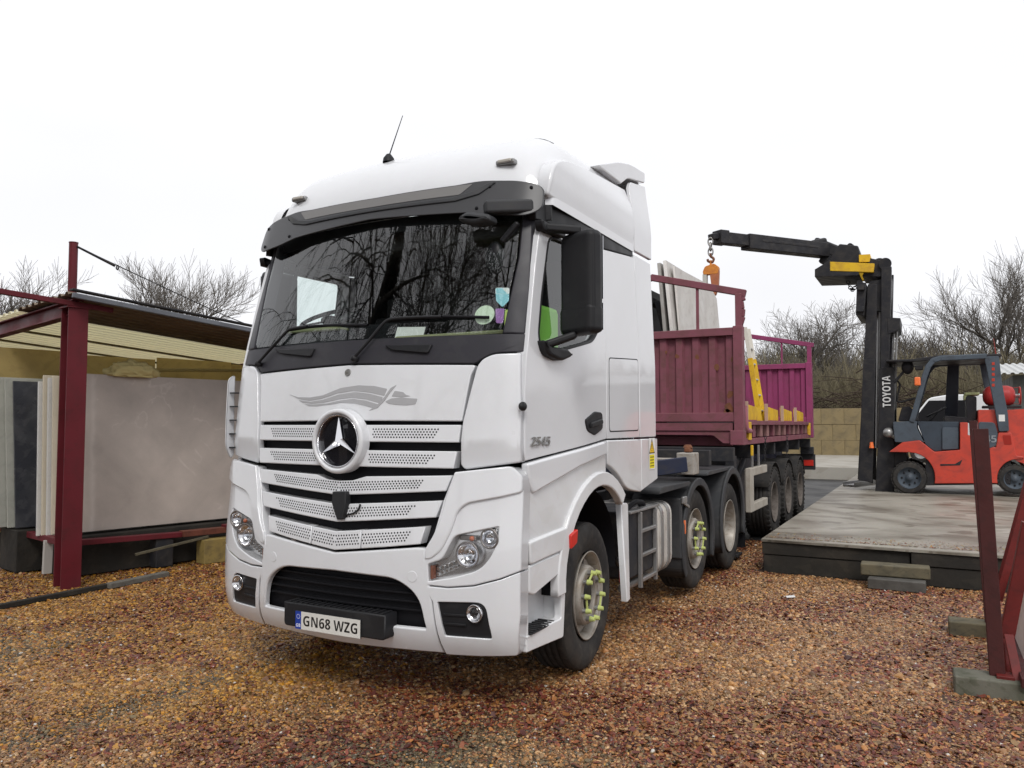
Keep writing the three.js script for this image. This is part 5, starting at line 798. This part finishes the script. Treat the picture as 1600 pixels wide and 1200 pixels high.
  const K = thing('slab_clamp', 'orange lifting clamp gripping the top of the white stone slab', 'clamp', [hw.x, hw.y - 1.09, hw.z]); const om = worn([.66, .25, .04], [.4, .12, .04], .45, { rep: 2, seed: 61, rough: .55 });
  K.scale.setScalar(.74); K.position.y = hw.y - .97;
  obj('clamp_head', [slabXY(rounded([[-.20, .42], [-.14, .56], [.10, .62], [.22, .52], [.20, .34], [-.18, .34]], .05, 4), -.08, .08, { bev: .012 }), cyl(V(0, .60, 0), V(0, .72, 0), .03)], om, K); obj('clamp_jaw', [slabXY(rounded([[-.02, .40], [.22, .46], [.20, .05], [.12, -.22], [.05, -.2]], .04, 3), -.07, .07, { bev: .012 })], worn([.42, .15, .07], [.3, .1, .06], .5, { rep: 2, seed: 62, rough: .6 }), K); obj('clamp_plate', [box(.11, .62, .14, -.15, .05, 0, .01)], mat(.50, .49, .45, .6), K);
}
// ================================================================ open slab shelter on the left
const redSteel = worn([.135, .013, .020], [.085, .014, .016], .5, { rep: .8, seed: 71, rough: .55, speck: .03, bump: .0015 });
{
  const t = thing('slab_shelter', 'red steel framed lean-to shelter with ribbed roof sheets over stone slabs', 'shelter', [-4.78, 0, -1.43], -12 * Math.PI / 180);
  const hbeam = (p, q, w, h, up) => { const d = q.clone().sub(p).normalize(), x = new THREE.Vector3().crossVectors(up, d).normalize(), y = new THREE.Vector3().crossVectors(d, x); const s = (o) => [p.clone().addScaledVector(y, o), q.clone().addScaledVector(y, o)]; return [beam(...s(h / 2 - .008), w, .016, .003, up), beam(...s(-h / 2 + .008), w, .016, .003, up), beam(p, q, .014, h - .03, .003, up)]; };
  const drop = (z) => 3.03 + z * .085;                                          // the eave falls away from the camera
  for (const [x, z] of [[0, 0], [0, -7], [-6, 0], [-6, -7]]) obj('post', hbeam(V(x, -.05, z), V(x, drop(z) - .08, z), .2, .2, V(1, 0, 0)), redSteel, t);
  obj('post_cap_plate', [box(.24, .015, .24, 0, 2.955, 0, .003)], redSteel, t);
  for (const z of [0, -3.5, -7]) obj('rafter', hbeam(V(.08, drop(z) - .07, z), V(-6.1, drop(z) - .22, z), .12, .17, V(0, 1, 0)), redSteel, t);
  obj('eave_tube', [beam(V(.07, 3.16, 2.6), V(.07, 2.965, -.36), .06, .055, .006)], redSteel, t);
  obj('mast_pole', [cyl(V(-.09, 2.96, 0), V(-.09, 3.68, 0), .045, .045, 14), cyl(V(-.09, 3.68, 0), V(-.09, 3.69, 0), .048, .048, 14)], redSteel, t);
  const wire = obj('stay_wire', [tube([V(-.05, 3.64, -.02), V(-.03, 3.345, -.9), V(0, 3.065, -1.75), V(.03, 2.835, -2.6)], .0065, 30, 5)], M.chassis, t); obj('turnbuckle', [cyl(V(-.05, 3.64, -.02), V(-.04, 3.49, -.42), .012, .016, 8), torus(.025, .007, 14, 6).translate(-.04, 3.475, -.45)], M.chassis, wire);
  // ribbed roof sheets, ribs parallel to the eave; dark steel first, then yellowed translucent sheets
  const sheet = (x0, x1, z0, z1) => { const o = [], p = .19; const n = Math.round((x0 - x1) / p); for (let i = 0; i < n; i++) { const x = x0 - i * p; o.push([x, 0], [x - .09, 0], [x - .115, .032], [x - .165, .032]); } o.push([x1, 0]); const yy = (x) => .02 - x * -.025;
    const pr = [...o, ...o.slice().reverse().map(([x, y]) => [x, y - .004])]; return panel((a, b, d) => V(a, b + drop(0) + yy(a) + .02, z0 + d).add(V(0, 0, 0)), pr, { depth: z0 - z1, edge: 50, bev: .0006, back: true, flat: true }).applyMatrix4(new THREE.Matrix4().set(1, 0, 0, 0, 0, 1, .085, 0, 0, 0, 1, 0, 0, 0, 0, 1)); };
  const brown = worn([.22, .17, .12], [.13, .11, .08], .5, { rep: .5, seed: 73, rough: .7 }), yel = new THREE.MeshPhysicalMaterial({ color: lin(.95, .92, .76), roughness: .8, transmission: .65, thickness: 0, side: THREE.DoubleSide });
  obj('roof_sheet', sheet(.22, -1.35, .12, -3.5), brown, t); obj('roof_sheet', sheet(.22, -1.35, -3.51, -7.2), brown, t);
  obj('roof_light_sheet', sheet(-1.36, -3.45, .10, -3.5), yel, t); obj('roof_light_sheet', sheet(-1.36, -3.45, -3.51, -7.2), yel, t); obj('roof_light_sheet', sheet(-3.46, -6.15, .10, -3.5), yel, t); obj('roof_light_sheet', sheet(-3.46, -6.15, -3.51, -7.2), yel, t);
  obj('gutter', [beam(V(.24, drop(.1) + .02, .12), V(.24, drop(-7.2) + .02, -7.2), .05, .06, .012)], worn([.16, .17, .19], [.08, .08, .09], .4, { seed: 74, rough: .4, metal: .3 }), t);
  obj('roof_edge_trim', [beam(V(.20, drop(.1) + .085, .12), V(.20, drop(-7.2) + .085, -7.2), .10, .02, .004)], M.chassis, t);
  for (const x of [-2.5, -3.6]) obj('purlin', [beam(V(x, drop(0) - .005 + x * .025, .05), V(x, drop(-7.1) - .005 + x * .025, -7.1), .03, .03, .006)], mat(.09, .07, .04, .8), t);
  for (const x of [-4.7, -6.0]) obj('purlin', [beam(V(x, drop(0) - .06 + x * .025, .05), V(x, drop(-7.1) - .06 + x * .025, -7.1), .12, .22, .006)], mat(.03, .03, .035, .8), t);
  // base frame
  obj('base_rail', [beam(V(-.34, .40, -.08), V(-.34, .36, -1.45), .12, .06, .006)], redSteel, t); obj('base_rail', [beam(V(-.30, .37, -1.40), V(-.30, .33, -6.9), .13, .07, .006)], worn([.16, .05, .03], [.09, .03, .02], .6, { rep: 1, seed: 75, rough: .75 }), t);
  obj('base_rail', [beam(V(-.1, .43, -.04), V(-4.5, .43, -.04), .08, .07, .006)], redSteel, t); obj('base_rail', [beam(V(-.28, .405, -1.95), V(-.28, .40, -3.4), .14, .055, .006)], redSteel, t);
  for (const [x, z] of [[-.55, -1.2], [-.55, -3.2], [-.55, -5.5], [-1.8, -.4], [-3.4, -.4]]) obj('bearer_block', box(.5, .40, .22, x, .19, z, .02), M.chassis, t);
  obj('support_leg', [beam(V(-.62, .05, -.02), V(-.60, .42, -.02), .09, .05, .006)], mat(.45, .43, .40, .7), t);
  obj('dark_void_filler', [bb(-.46, -.66, 0, .44, -4.2, -.25, .01)], darkTimber, t); obj('dark_void_filler', [bb(-.70, -.95, 0, .42, -4.2, -.15, .01)], darkTimber, t); obj('dark_void_filler', [bb(-1.2, -1.75, 0, .48, -3.6, .1, .01)], darkTimber, t);  // solid dark boxes added to fill the shaded void under the slabs
  // back boarding
  for (let i = 0; i < 6; i++) obj('back_board', [box(.025, 2.3 - .06 * (i % 2), 1.16, -2.15 - .02 * (i % 2), 1.52, -.15 - i * 1.18, .004)], worn([.44, .33, .13], [.30, .22, .09], .5, { rep: .7, seed: 76 + i % 2, rough: .8 }), t);
  // slabs stored in the shelter (things of their own, placed in the shelter's frame)
  t.updateMatrixWorld(true); const W = (x, y, z) => V(x, y, z).applyMatrix4(t.matrixWorld);
  const beige = (() => { const R = mulberry(5); return new THREE.MeshPhysicalMaterial({ roughness: .42, map: tex(512, (u, v) => { const f = tileN(u, v, 5, 4.2), g2 = tileN(u, v, 15, 2.2), ve = Math.exp(-Math.pow((tileN(u, v, 5, 9.1) + (v - .45) * .5 * Math.sin(u * 6.28)) * 60, 2)) * .09 * sstep(.0, .3, f) + .07 * Math.exp(-Math.pow((u - .52 + .012 * g2) * 110, 2)); const k = 1 + f * .28 + g2 * .14 + (R() - .5) * .05; return [s2((.46 + ve) * k), s2((.40 + ve) * k), s2((.355 + ve) * k)]; }, true, .34) }); })();
  const cream = worn([.62, .56, .44], [.5, .42, .3], .4, { rep: 1, seed: 78, rough: .7 }), whiteS = worn([.66, .65, .62], [.5, .49, .47], .4, { rep: 1, seed: 79, rough: .5 }), darkS = worn([.035, .037, .045], [.10, .10, .105], .5, { rep: .9, seed: 80, rough: .3 }), edgeS = worn([.42, .42, .37], [.3, .3, .26], .4, { rep: 1, seed: 81, rough: .6 });
  const lean = (label, x, th, y0, y1, z0, z1, tilt, m) => { const g = box(th, y1 - y0, z0 - z1, 0, (y1 - y0) / 2, 0, .004).rotateZ(tilt); const o = obj('stone_slab', g, m); o.position.copy(W(x, y0, (z0 + z1) / 2)); o.rotation.y = t.rotation.y; tag(o, label, 'stone slab', 'stone slabs stored in the shelter'); return o; };
  lean('large beige grey stone slab, foremost in the shelter behind the red post', -.60, .03, .47, 2.30, -.12, -3.9, .05, beige);
  lean('cream edged stone slab directly behind the large beige slab', -.645, .03, .47, 2.26, -.06, -3.4, .05, cream); lean('white stone slab second behind the large beige slab', -.70, .035, .45, 2.24, -.03, -3.4, .05, whiteS);
  lean('cream stone slab third behind the large beige slab', -.755, .035, .45, 2.27, .0, -3.3, .05, cream); lean('white stone slab at the back of the beige bundle', -.815, .035, .45, 2.20, .03, -3.3, .05, whiteS);
  lean('dark polished stone slab leaning at the open end of the shelter', -1.32, .03, .50, 2.24, .08, -3.2, .14, darkS); lean('dark slab with pale edge leaning behind the polished one', -1.42, .025, .50, 2.28, .13, -3.2, .15, edgeS); lean('thin pale edged slab second behind the dark polished slab', -1.53, .022, .50, 2.30, .18, -3.2, .16, edgeS); lean('thin grey slab third behind the dark polished slab', -1.66, .022, .50, 2.28, .24, -3.2, .17, darkS);
  { // loose yellow foam lump on top
    const g = new THREE.SphereGeometry(.3, 48, 32), p = g.attributes.position; for (let i = 0; i < p.count; i++) { const x = p.getX(i), y = p.getY(i), z = p.getZ(i), k = 1 + .95 * Math.abs(fbm(x * 5, y * 5, z * 5 + 2, 4)) + .4 * fbm(x * 11, y * 9, z * 11, 2); p.setXYZ(i, x * k * .45, Math.max(-.06, y * k * .42), z * k * .85); } g.computeVertexNormals();
    const o = obj('protective_sheet', g, mat(.62, .52, .24, .85)); o.position.copy(W(-.72, 2.34, -.95)); o.rotation.y = t.rotation.y; tag(o, 'crumpled yellow sheet lying on top of the slab bundle', 'sheet');
    const b = obj('yellow_pole', cyl(V(0, 0, 0), V(-.2, .16, -3.2), .022, .022, 8), mat(.45, .34, .12, .7)); b.position.copy(W(-1.2, 2.42, -1.4)); b.rotation.y = t.rotation.y; tag(b, 'yellowed pole lying along the top of the stored slabs', 'pole');
  }
  const tb = thing('timber_block', 'sawn yellowish timber block on the leaves under the shelter rail', 'timber', W(-.26, -.02, -2.05).toArray(), t.rotation.y); obj('block', box(.20, .30, .85, 0, .15, 0, .012), worn([.30, .22, .07], [.15, .11, .05], .6, { rep: 1.3, seed: 82, rough: .85 }), tb);
  const lk = thing('timber_lath', 'thin broken timber lath lying under the shelter rail', 'timber', W(-.20, .26, -1.25).toArray(), t.rotation.y); obj('lath', box(.03, .03, .95, 0, .0, 0, .005, [.10, .1, 0]), oldTimber, lk);
}
{ // timber rail half buried beside the post
  const p = thing('ground_rail', 'long dark timber rail half buried in leaves beside the red post', 'timber', [-4.36, -.02, -.75], 0); obj('rail', box(.07, .05, 2.3, 0, .03, 0, .008), darkTimber, p);
  const q = thing('ground_rail', 'short grey weathered timber lying in leaves past the red post', 'timber', [-4.33, -.02, -1.95], .05); obj('rail', [box(.09, .06, .75, 0, .035, 0, .01)], worn([.16, .15, .13], [.08, .075, .065], .5, { rep: 2, seed: 83, rough: .9 }), q);
}
// ================================================================ red slab rack on the right
{
  const t = thing('slab_rack', 'dark red steel A-frame slab rack standing on two timber bearers', 'rack', [3.65, 0, -2.2]);
  const brn = worn([.065, .015, .014], [.035, .012, .011], .55, { rep: 1, seed: 84, rough: .7, bump: .002 }), red = worn([.15, .015, .013], [.08, .014, .012], .5, { rep: 1, seed: 85, rough: .5 });
  const post = (z) => [beam(V(.02, .07, z), V(-.032, 1.675, z), .085, .012, .003, V(0, 0, 1)), beam(V(-.018, .07, z - .03), V(-.070, 1.675, z - .03), .012, .07, .003, V(0, 0, 1)), beam(V(.058, .07, z - .03), V(.006, 1.675, z - .03), .012, .07, .003, V(0, 0, 1))];
  obj('upright', post(0), brn, t); obj('upright', [beam(V(.06, .07, -1.58), V(-.01, 1.735, -1.58), .055, .05, .003, V(0, 0, 1))], brn, t);
  obj('prop', [beam(V(.095, .28, -.3), V(.245, 1.05, -.3), .085, .085, .006), beam(V(.095, .28, -.3), V(.11, .06, -.25), .07, .06, .006)], red, t); obj('prop', [beam(V(.12, .30, -1.5), V(.40, 1.35, -1.6), .06, .06, .006)], red, t);
  obj('foot_bracket', [box(.10, .03, .12, .06, .10, 0, .005), beam(V(.10, .32, -.2), V(.13, .07, .05), .055, .02, .005)], red, t); obj('base_beam', [beam(V(.17, .11, .15), V(.17, .11, -1.75), .07, .06, .006)], brn, t);
  for (const z of [0, -1.58]) { const b = thing('timber_bearer', z ? 'timber bearer under the far end of the red slab rack' : 'mossy timber bearer under the near upright of the red slab rack', 'timber', [3.92, -.03, -2.2 + z], .02); obj('bearer', box(1.0, .125, .22, .0, .0625, 0, .012), z ? oldTimber : worn([.15, .145, .115], [.055, .06, .035], .6, { rep: 1.4, seed: 86, rough: .9, bump: .003 }), b); }
  for (const [x, l] of [[.20, 'pale pink stone offcut standing in the red slab rack'], [.29, 'white stone offcut outermost in the red slab rack']]) { const o = obj('stone_offcut', box(.025, .42, 1.1, 0, .21, 0, .004).rotateZ(-.12), worn([.62, .53, .50], [.48, .4, .37], .5, { rep: 1, seed: 87, rough: .5 })); o.position.set(3.65 + x, .12, -3.1); tag(o, l, 'stone slab'); }
}
{ const o = obj('litter_scrap', box(.085, .012, .05, 0, .01, 0, .003, [0, .4, .1]), mat(.75, .75, .74, .5)); o.position.set(2.066, -.005, -4.456); tag(o, 'small white scrap lying on the gravel before the platform', 'litter'); }
// ================================================================ far end of the yard
{
  const zW = -33, w = thing('block_wall', 'tan block retaining wall across the far end of the yard', 'wall', [0, .35, zW]);
  const ms = [88, 89, 90].map((s) => worn([.24, .185, .095], [.15, .12, .07], .6, { rep: .5, seed: s, rough: .9 })); const R = mulberry(31);
  for (let r = 0; r < 3; r++) for (let i = 0; i < 17; i++) at(w, 'wall_block', WB(), ms[R() * 3 | 0], V(-3.2 + i * .93 + (r % 2) * .46, .34 + r * .69, (R() - .5) * .04));
  function WB() { return globalThis.wb ??= boxUV(box(.925, .686, .5, 0, 0, 0, .012)); }
  // brushwood on the wall
  const P = []; const S = (a, b, r) => P.push(cyl(a, b, r, r * .6, 4)); for (let i = 0; i < 900; i++) { const x = lerp(-3.5, 12, R()), y = 1.9 + 2.1 * R() * R() + .2 * Math.sin(x), z = -33.6 - 1.6 * R(), a = (R() - .5) * 2.4, L = .6 + 1.2 * R(); S(V(x, y, z), V(x + Math.cos(a) * L * (R() < .5 ? -1 : 1), y + Math.sin(a) * L * .6, z + (R() - .5) * .8), .012 + .018 * R()); }
  const b = obj('brushwood_heap', P, mat(.055, .040, .030, .95)); stuff(b); b.userData.label = 'tangle of cut brushwood heaped along the tan wall';
}
{ // parked van and shed behind the forklift
  const zV = -27.5, a = px(1392, 618, 'z', zV), b = px(1478, 618, 'z', zV); const v = thing('parked_van', 'white van parked behind the forklift', 'van', [a.x, PH, zV]); const L = 4.9, H = a.y - PH, wm = mat(.72, .73, .74, .35, { clearcoat: .6 });
  obj('body', slabXY(rounded([[0, .35], [0, 1.25, .1], [.55, 1.38, .1], [1.2, H - .1, .15], [1.8, H, .1], [L, H, .1], [L, .35, .05]], 0, 4), -1.9, 0, { bev: .05 }), wm, v);
  obj('windscreen', slabXY([[.62, 1.40], [1.20, H - .2], [1.75, H - .2], [1.75, 1.40]], -.02, .006, { bev: .002 }), M.dark, v); obj('side_window', slabXY([[1.9, 1.40], [1.9, H - .2], [2.6, H - .2], [2.6, 1.40]], -.02, .006, { bev: .002 }), M.dark, v);
  for (const x of [.9, L - .9]) { const g = new THREE.Group(); g.name = 'wheel'; v.add(g); g.position.set(x, .34, -.12); g.rotation.y = -Math.PI / 2; obj('tyre', latheX([[.2, -.1], [.33, -.1], [.34, 0], [.33, .1], [.2, .1]], 24), M.rubber, g); obj('rim', latheX([[.2, .08], [.1, .05], [0, .05]], 20), M.steel, g); }
  const zS = -21, c = px(1562, 584, 'z', zS), s = thing('shed', 'grey shed with pale corrugated roof beside the platform', 'shed', [c.x + .3, 0, zS]), Hs = c.y - .05; const wallM = worn([.09, .095, .09], [.06, .06, .055], .5, { rep: .5, seed: 91, rough: .85 });
  for (let i = 0; i < 6; i++) obj('wall_panel', bb(i * 1.0, i * 1.0 + .985, 0, Hs, -.08, 0, .006), wallM, s); for (let i = 0; i < 4; i++) obj('wall_panel', bb(0, .08, 0, Hs, -.1 - i * 1.0, -1.08 - i * 1.0, .006), wallM, s);
  const o = []; for (let i = 0; i < 36; i++) { const x = -.35 + i * .19; o.push([x, 0], [x + .07, 0], [x + .10, .04], [x + .16, .04]); } const pr = [...o, ...o.slice().reverse().map(([x, y]) => [x, y - .006])];
  obj('roof', panel((x, y, d) => V(x, Hs + .06 + y, .35 + d), pr, { depth: 4.6, edge: 60, bev: .001, back: true, flat: true }).applyMatrix4(new THREE.Matrix4().set(1, 0, 0, 0, 0, 1, -.12, 0, 0, 0, 1, 0, 0, 0, 0, 1)), worn([.55, .56, .56], [.4, .4, .39], .4, { seed: 92, rough: .6 }), s);
}
// ================================================================ trees
class Limbs {
  constructor() { this.p = []; this.n = []; }
  seg(a, b, ra, rb, k) {
    const d = b.clone().sub(a).normalize(), x = Math.abs(d.y) < .9 ? V(0, 1, 0).cross(d).normalize() : V(1, 0, 0).cross(d).normalize(), y = d.clone().cross(x), P = this.p, N = this.n;
    for (let i = 0; i < k; i++) { const t0 = i / k * 6.28318, t1 = (i + 1) / k * 6.28318, c0 = x.clone().multiplyScalar(Math.cos(t0)).addScaledVector(y, Math.sin(t0)), c1 = x.clone().multiplyScalar(Math.cos(t1)).addScaledVector(y, Math.sin(t1));
      const v = [a.clone().addScaledVector(c0, ra), a.clone().addScaledVector(c1, ra), b.clone().addScaledVector(c1, rb), b.clone().addScaledVector(c0, rb)], n = [c0, c1, c1, c0]; for (const q of rb > .0001 ? [0, 1, 2, 0, 2, 3] : [0, 1, 2]) { P.push(v[q].x, v[q].y, v[q].z); N.push(n[q].x, n[q].y, n[q].z); } }
  }
  geo() { const g = new THREE.BufferGeometry(); g.setAttribute('position', new THREE.Float32BufferAttribute(this.p, 3)); g.setAttribute('normal', new THREE.Float32BufferAttribute(this.n, 3)); return g; }
}
function bareTree(seed, { H = 10, trunk = .25, r = .22, spread = .75, kids = 5, levels = 4, droop = 0, up = .25, wig = .25, fine = 1, minR = .006 }) {
  const R = mulberry(seed), big = new Limbs(), twig = new Limbs();
  const grow = (p, d, L, rad, lv) => {
    const n = lv === 0 ? 5 : lv < levels ? 4 : 2; let a = p.clone(), dir = d.clone(), ra = rad; const at_ = [];
    for (let i = 0; i < n; i++) { dir.add(V((R() - .5) * wig, (R() - .5) * wig * .6 + (lv ? up * .25 : 0) - droop * .3 * (lv >= 2 ? 1 : 0), (R() - .5) * wig)).normalize(); const b = a.clone().addScaledVector(dir, L / n), rb = rad * (1 - .72 * (i + 1) / n); (lv <= 1 ? big : twig).seg(a, b, Math.max(ra, minR), Math.max(rb, minR * .7), lv === 0 ? 9 : lv === 1 ? 6 : 3); at_.push([b.clone(), dir.clone(), rb]); a = b; ra = rb; }
    if (lv >= levels) return;
    const k = lv === 0 ? kids + 3 : Math.round(kids * (lv === levels - 1 ? fine : 1));
    for (let i = 0; i < k; i++) {
      const t = lv === 0 ? trunk + (1 - trunk) * Math.pow((i + .6) / k, .9) : .22 + .78 * (i + R() * .8) / k, ix = clamp(Math.floor(t * n), 0, n - 1), q = at_[ix], prev = ix ? at_[ix - 1][0] : p, o = prev.clone().lerp(q[0], clamp(t * n - ix, 0, 1));
      const az = i * 2.4 + R() * 1.2, ax = V(0, 1, 0).cross(q[1]); if (ax.lengthSq() < .01) ax.set(1, 0, 0); ax.normalize(); const cd = q[1].clone().applyAxisAngle(ax, spread * (.7 + .6 * R())).applyAxisAngle(q[1], az); if (lv) cd.y += up; cd.y -= droop * (lv / levels); cd.normalize();
      grow(o, cd, L * (lv === 0 ? .58 - .2 * t + .1 * R() : .50 + .22 * R()), Math.max(minR, (lv === 0 ? rad * .5 : q[2] * .75 + minR * .5)), lv + 1);
    }
  };
  grow(V(0, 0, 0), V((R() - .5) * .06, 1, (R() - .5) * .06), H * .82, r, 0);
  return { big: big.geo(), twig: twig.geo() };
}
const bark = worn([.12, .108, .092], [.075, .065, .054], .5, { rep: 1, seed: 93, rough: .95 }), twigM = mat(.15, .135, .118, .95);
function tree(label, u, depth, opt, seed, turn = 0, tm = twigM) {
  const d = FWD.clone().addScaledVector(RGT, (u - 800) / FOCAL), k = depth / 1; const p = EYE.clone().addScaledVector(d, k); const g = bareTree(seed, opt);
  const t = thing('bare_tree', label, 'tree', [p.x, -.05, p.z], turn, 'bare winter trees round the yard'); obj('trunk', g.big, bark, t); obj('crown', g.twig, tm, t); return t;
}
tree('broad leafless tree behind the shelter roof beside the stay wire', 268, 34, { H: 6.8, r: .18, trunk: .14, spread: .62, kids: 6, levels: 4, up: .28, wig: .3, minR: .007, fine: 1.7 }, 11);
tree('leafless tree rising behind the open end of the shelter', 30, 36, { H: 6.9, r: .17, trunk: .2, spread: .7, kids: 6, levels: 4, up: .25, wig: .32, minR: .008, fine: 1.6 }, 23);
tree('round crowned leafless oak beyond the purple flat rack', 1283, 66, { H: 9.4, r: .28, trunk: .34, spread: .85, kids: 6, levels: 4, up: .16, wig: .38, minR: .013, fine: 1.6 }, 37);
tree('tall spreading leafless tree over the grey shed', 1572, 48, { H: 9.0, r: .22, trunk: .22, spread: .66, kids: 6, levels: 4, up: .24, wig: .34, minR: .009, fine: 1.7 }, 41);
tree('second leafless tree standing behind the shed', 1655, 52, { H: 8.6, r: .24, trunk: .2, spread: .7, kids: 6, levels: 4, up: .25, wig: .3, minR: .01, fine: 1.5 }, 43);
tree('slender leafless tree between the mast and the shed', 1465, 60, { H: 7.0, r: .16, trunk: .2, spread: .6, kids: 6, levels: 4, up: .3, wig: .3, minR: .016 }, 47);
tree('small leafless tree just behind the forklift mast', 1415, 64, { H: 7.0, r: .16, trunk: .2, spread: .7, kids: 6, levels: 4, up: .2, wig: .35, minR: .017 }, 53);
tree('leafless tree at the edge of the wood past the flat rack', 1205, 70, { H: 6.8, r: .16, trunk: .2, spread: .7, kids: 6, levels: 4, up: .2, wig: .35, minR: .018 }, 59);
// trees across the lane, behind the camera: only the windscreen shows them
const refl = [['weeping birch', -8.6, 9.6, { H: 13.5, r: .22, trunk: .2, spread: .7, kids: 6, levels: 4, droop: .55, up: 0, wig: .22, minR: .011 }, 61], ['leafless oak', -4.0, 12.5, { H: 14, r: .3, trunk: .25, spread: .8, kids: 6, levels: 4, up: .2, wig: .35, minR: .013 }, 71], ['weeping birch', -1.2, 14.5, { H: 14, r: .22, trunk: .2, spread: .7, kids: 6, levels: 4, droop: .5, up: 0, wig: .22, minR: .012 }, 73]];
refl.forEach(([k, x, z, o, s]) => { const g = bareTree(s, o), t = thing('bare_tree', k + (x < -10 ? ' across the lane left of the birch' : x < -6 ? ' across the lane facing the lorry' : x < -3 ? ' across the lane between the birches' : ' across the lane furthest from the shelter'), 'tree', [x, -.05, z]); obj('trunk', g.big, bark, t); obj('crown', g.twig, mat(.05, .042, .036, .95), t); });
{ // two evergreens among them
  const R = mulberry(81); for (const [x, z, H, l] of [[-8.6, 10.5, 15, 'dark conifer across the lane behind the birch'], [-12.5, 16.5, 17, 'dark conifer across the lane furthest from the lorry']]) { const t = thing('conifer_tree', l, 'tree', [x, -.05, z]); obj('trunk', cyl(V(0, 0, 0), V(0, H, 0), .2, .03, 8), bark, t);
    const P = [], N = []; for (let i = 0; i < 5200; i++) { const h = Math.pow(R(), .8), y = 1.6 + (H - 1.6) * h, rad = (1 - h) * 2.3 * (.35 + .65 * R()), a = R() * 6.283, s = .16 + .22 * R(), c = V(Math.cos(a) * rad, y - rad * .28, Math.sin(a) * rad), o = V(Math.cos(a) * s, -s * .5 * R(), Math.sin(a) * s), q = V(-Math.sin(a) * s * .45, (R() - .5) * .12, Math.cos(a) * s * .45), n = V(Math.cos(a) * .4, .8, Math.sin(a) * .4).normalize(); for (const v of [c.clone().add(o), c.clone().add(q), c.clone().sub(q)]) { P.push(v.x, v.y, v.z); N.push(n.x, n.y, n.z); } }
    const g = new THREE.BufferGeometry(); g.setAttribute('position', new THREE.Float32BufferAttribute(P, 3)); g.setAttribute('normal', new THREE.Float32BufferAttribute(N, 3)); obj('crown', g, new THREE.MeshPhysicalMaterial({ color: lin(.022, .035, .02), roughness: .9, side: THREE.DoubleSide }), t); }
}
{ // far wood and twiggy undergrowth
  const R = mulberry(91), vs = [0, 1, 2].map((i) => { const g = bareTree(101 + i, { H: 9, r: .16, trunk: .15, spread: .6, kids: 5, levels: 3, up: .3, wig: .35, minR: .022 }); return mergeGeometries([clean(g.big), clean(g.twig)]); });
  const put = (name, label, geo, n, m, fn) => { const im = new THREE.InstancedMesh(geo, m, n), mt = new THREE.Matrix4(), q = new THREE.Quaternion(), e = new THREE.Euler(); for (let i = 0; i < n; i++) { const [x, z, s, sy] = fn(i); e.set(0, R() * 6.28, 0); q.setFromEuler(e); mt.compose(V(x, -.1, z), q, V(s, s * sy, s)); im.setMatrixAt(i, mt); const k = .8 + .4 * R(); im.setColorAt(i, lin(k, k, k)); } im.name = name; im.castShadow = im.receiveShadow = true; scene.add(im); stuff(im); im.userData.label = label; };
  const polar = (u, d) => { const p = EYE.clone().addScaledVector(FWD.clone().addScaledVector(RGT, (u - 800) / FOCAL), d); return [p.x, p.z]; };
  const wm = mat(.15, .14, .127, .95);
  vs.forEach((g, i) => put('far_wood', 'distant leafless wood closing the view beyond the yard', g, 130, wm, () => { const u = lerp(1120, 1900, R()), d = lerp(72, 120, R()); return [...polar(u, d), .55 + .5 * R(), .95]; }));
  vs.forEach((g, i) => put('hedgerow', 'leafless scrub behind the shelter', g, 22, wm, () => { const u = lerp(-500, 420, R()), d = lerp(46, 70, R()); return [...polar(u, d), .35 + .2 * R(), .8]; }));
  const sap = (() => { const l = new Limbs(); for (let i = 0; i < 26; i++) { const x = (R() - .5) * 1.2, z = (R() - .5) * 1.2, h = 2.6 + 1.6 * R(); let a = V(x, 0, z); for (let k = 1; k <= 4; k++) { const b = V(x + (R() - .5) * .2 * k + x * .1 * k, h * k / 4, z + (R() - .5) * .2 * k); l.seg(a, b, .02 - .003 * k, .018 - .003 * k, 3); if (k > 1) for (let m = 0; m < 3; m++) l.seg(a.clone().lerp(b, R()), b.clone().add(V((R() - .5) * .7, .4 * R(), (R() - .5) * .7)), .008, .003, 3); a = b; } } return l.geo(); })();
  put('thicket', 'pale upright saplings in the thicket behind the wall', clean(sap), 160, mat(.19, .165, .105, .95), () => { const x = lerp(-6, 22, R()), z = lerp(-36, -42, R()); return [x, z, .9 + .5 * R(), 1.0]; });
  put('undergrowth', 'dark bramble undergrowth below the wood', clean(sap), 240, mat(.075, .065, .05, .95), () => { const x = lerp(-14, 40, R()), z = lerp(-42, -62, R()); return [x, z, 1.1 + .7 * R(), .75]; });
}
renderer.render(scene, camera);
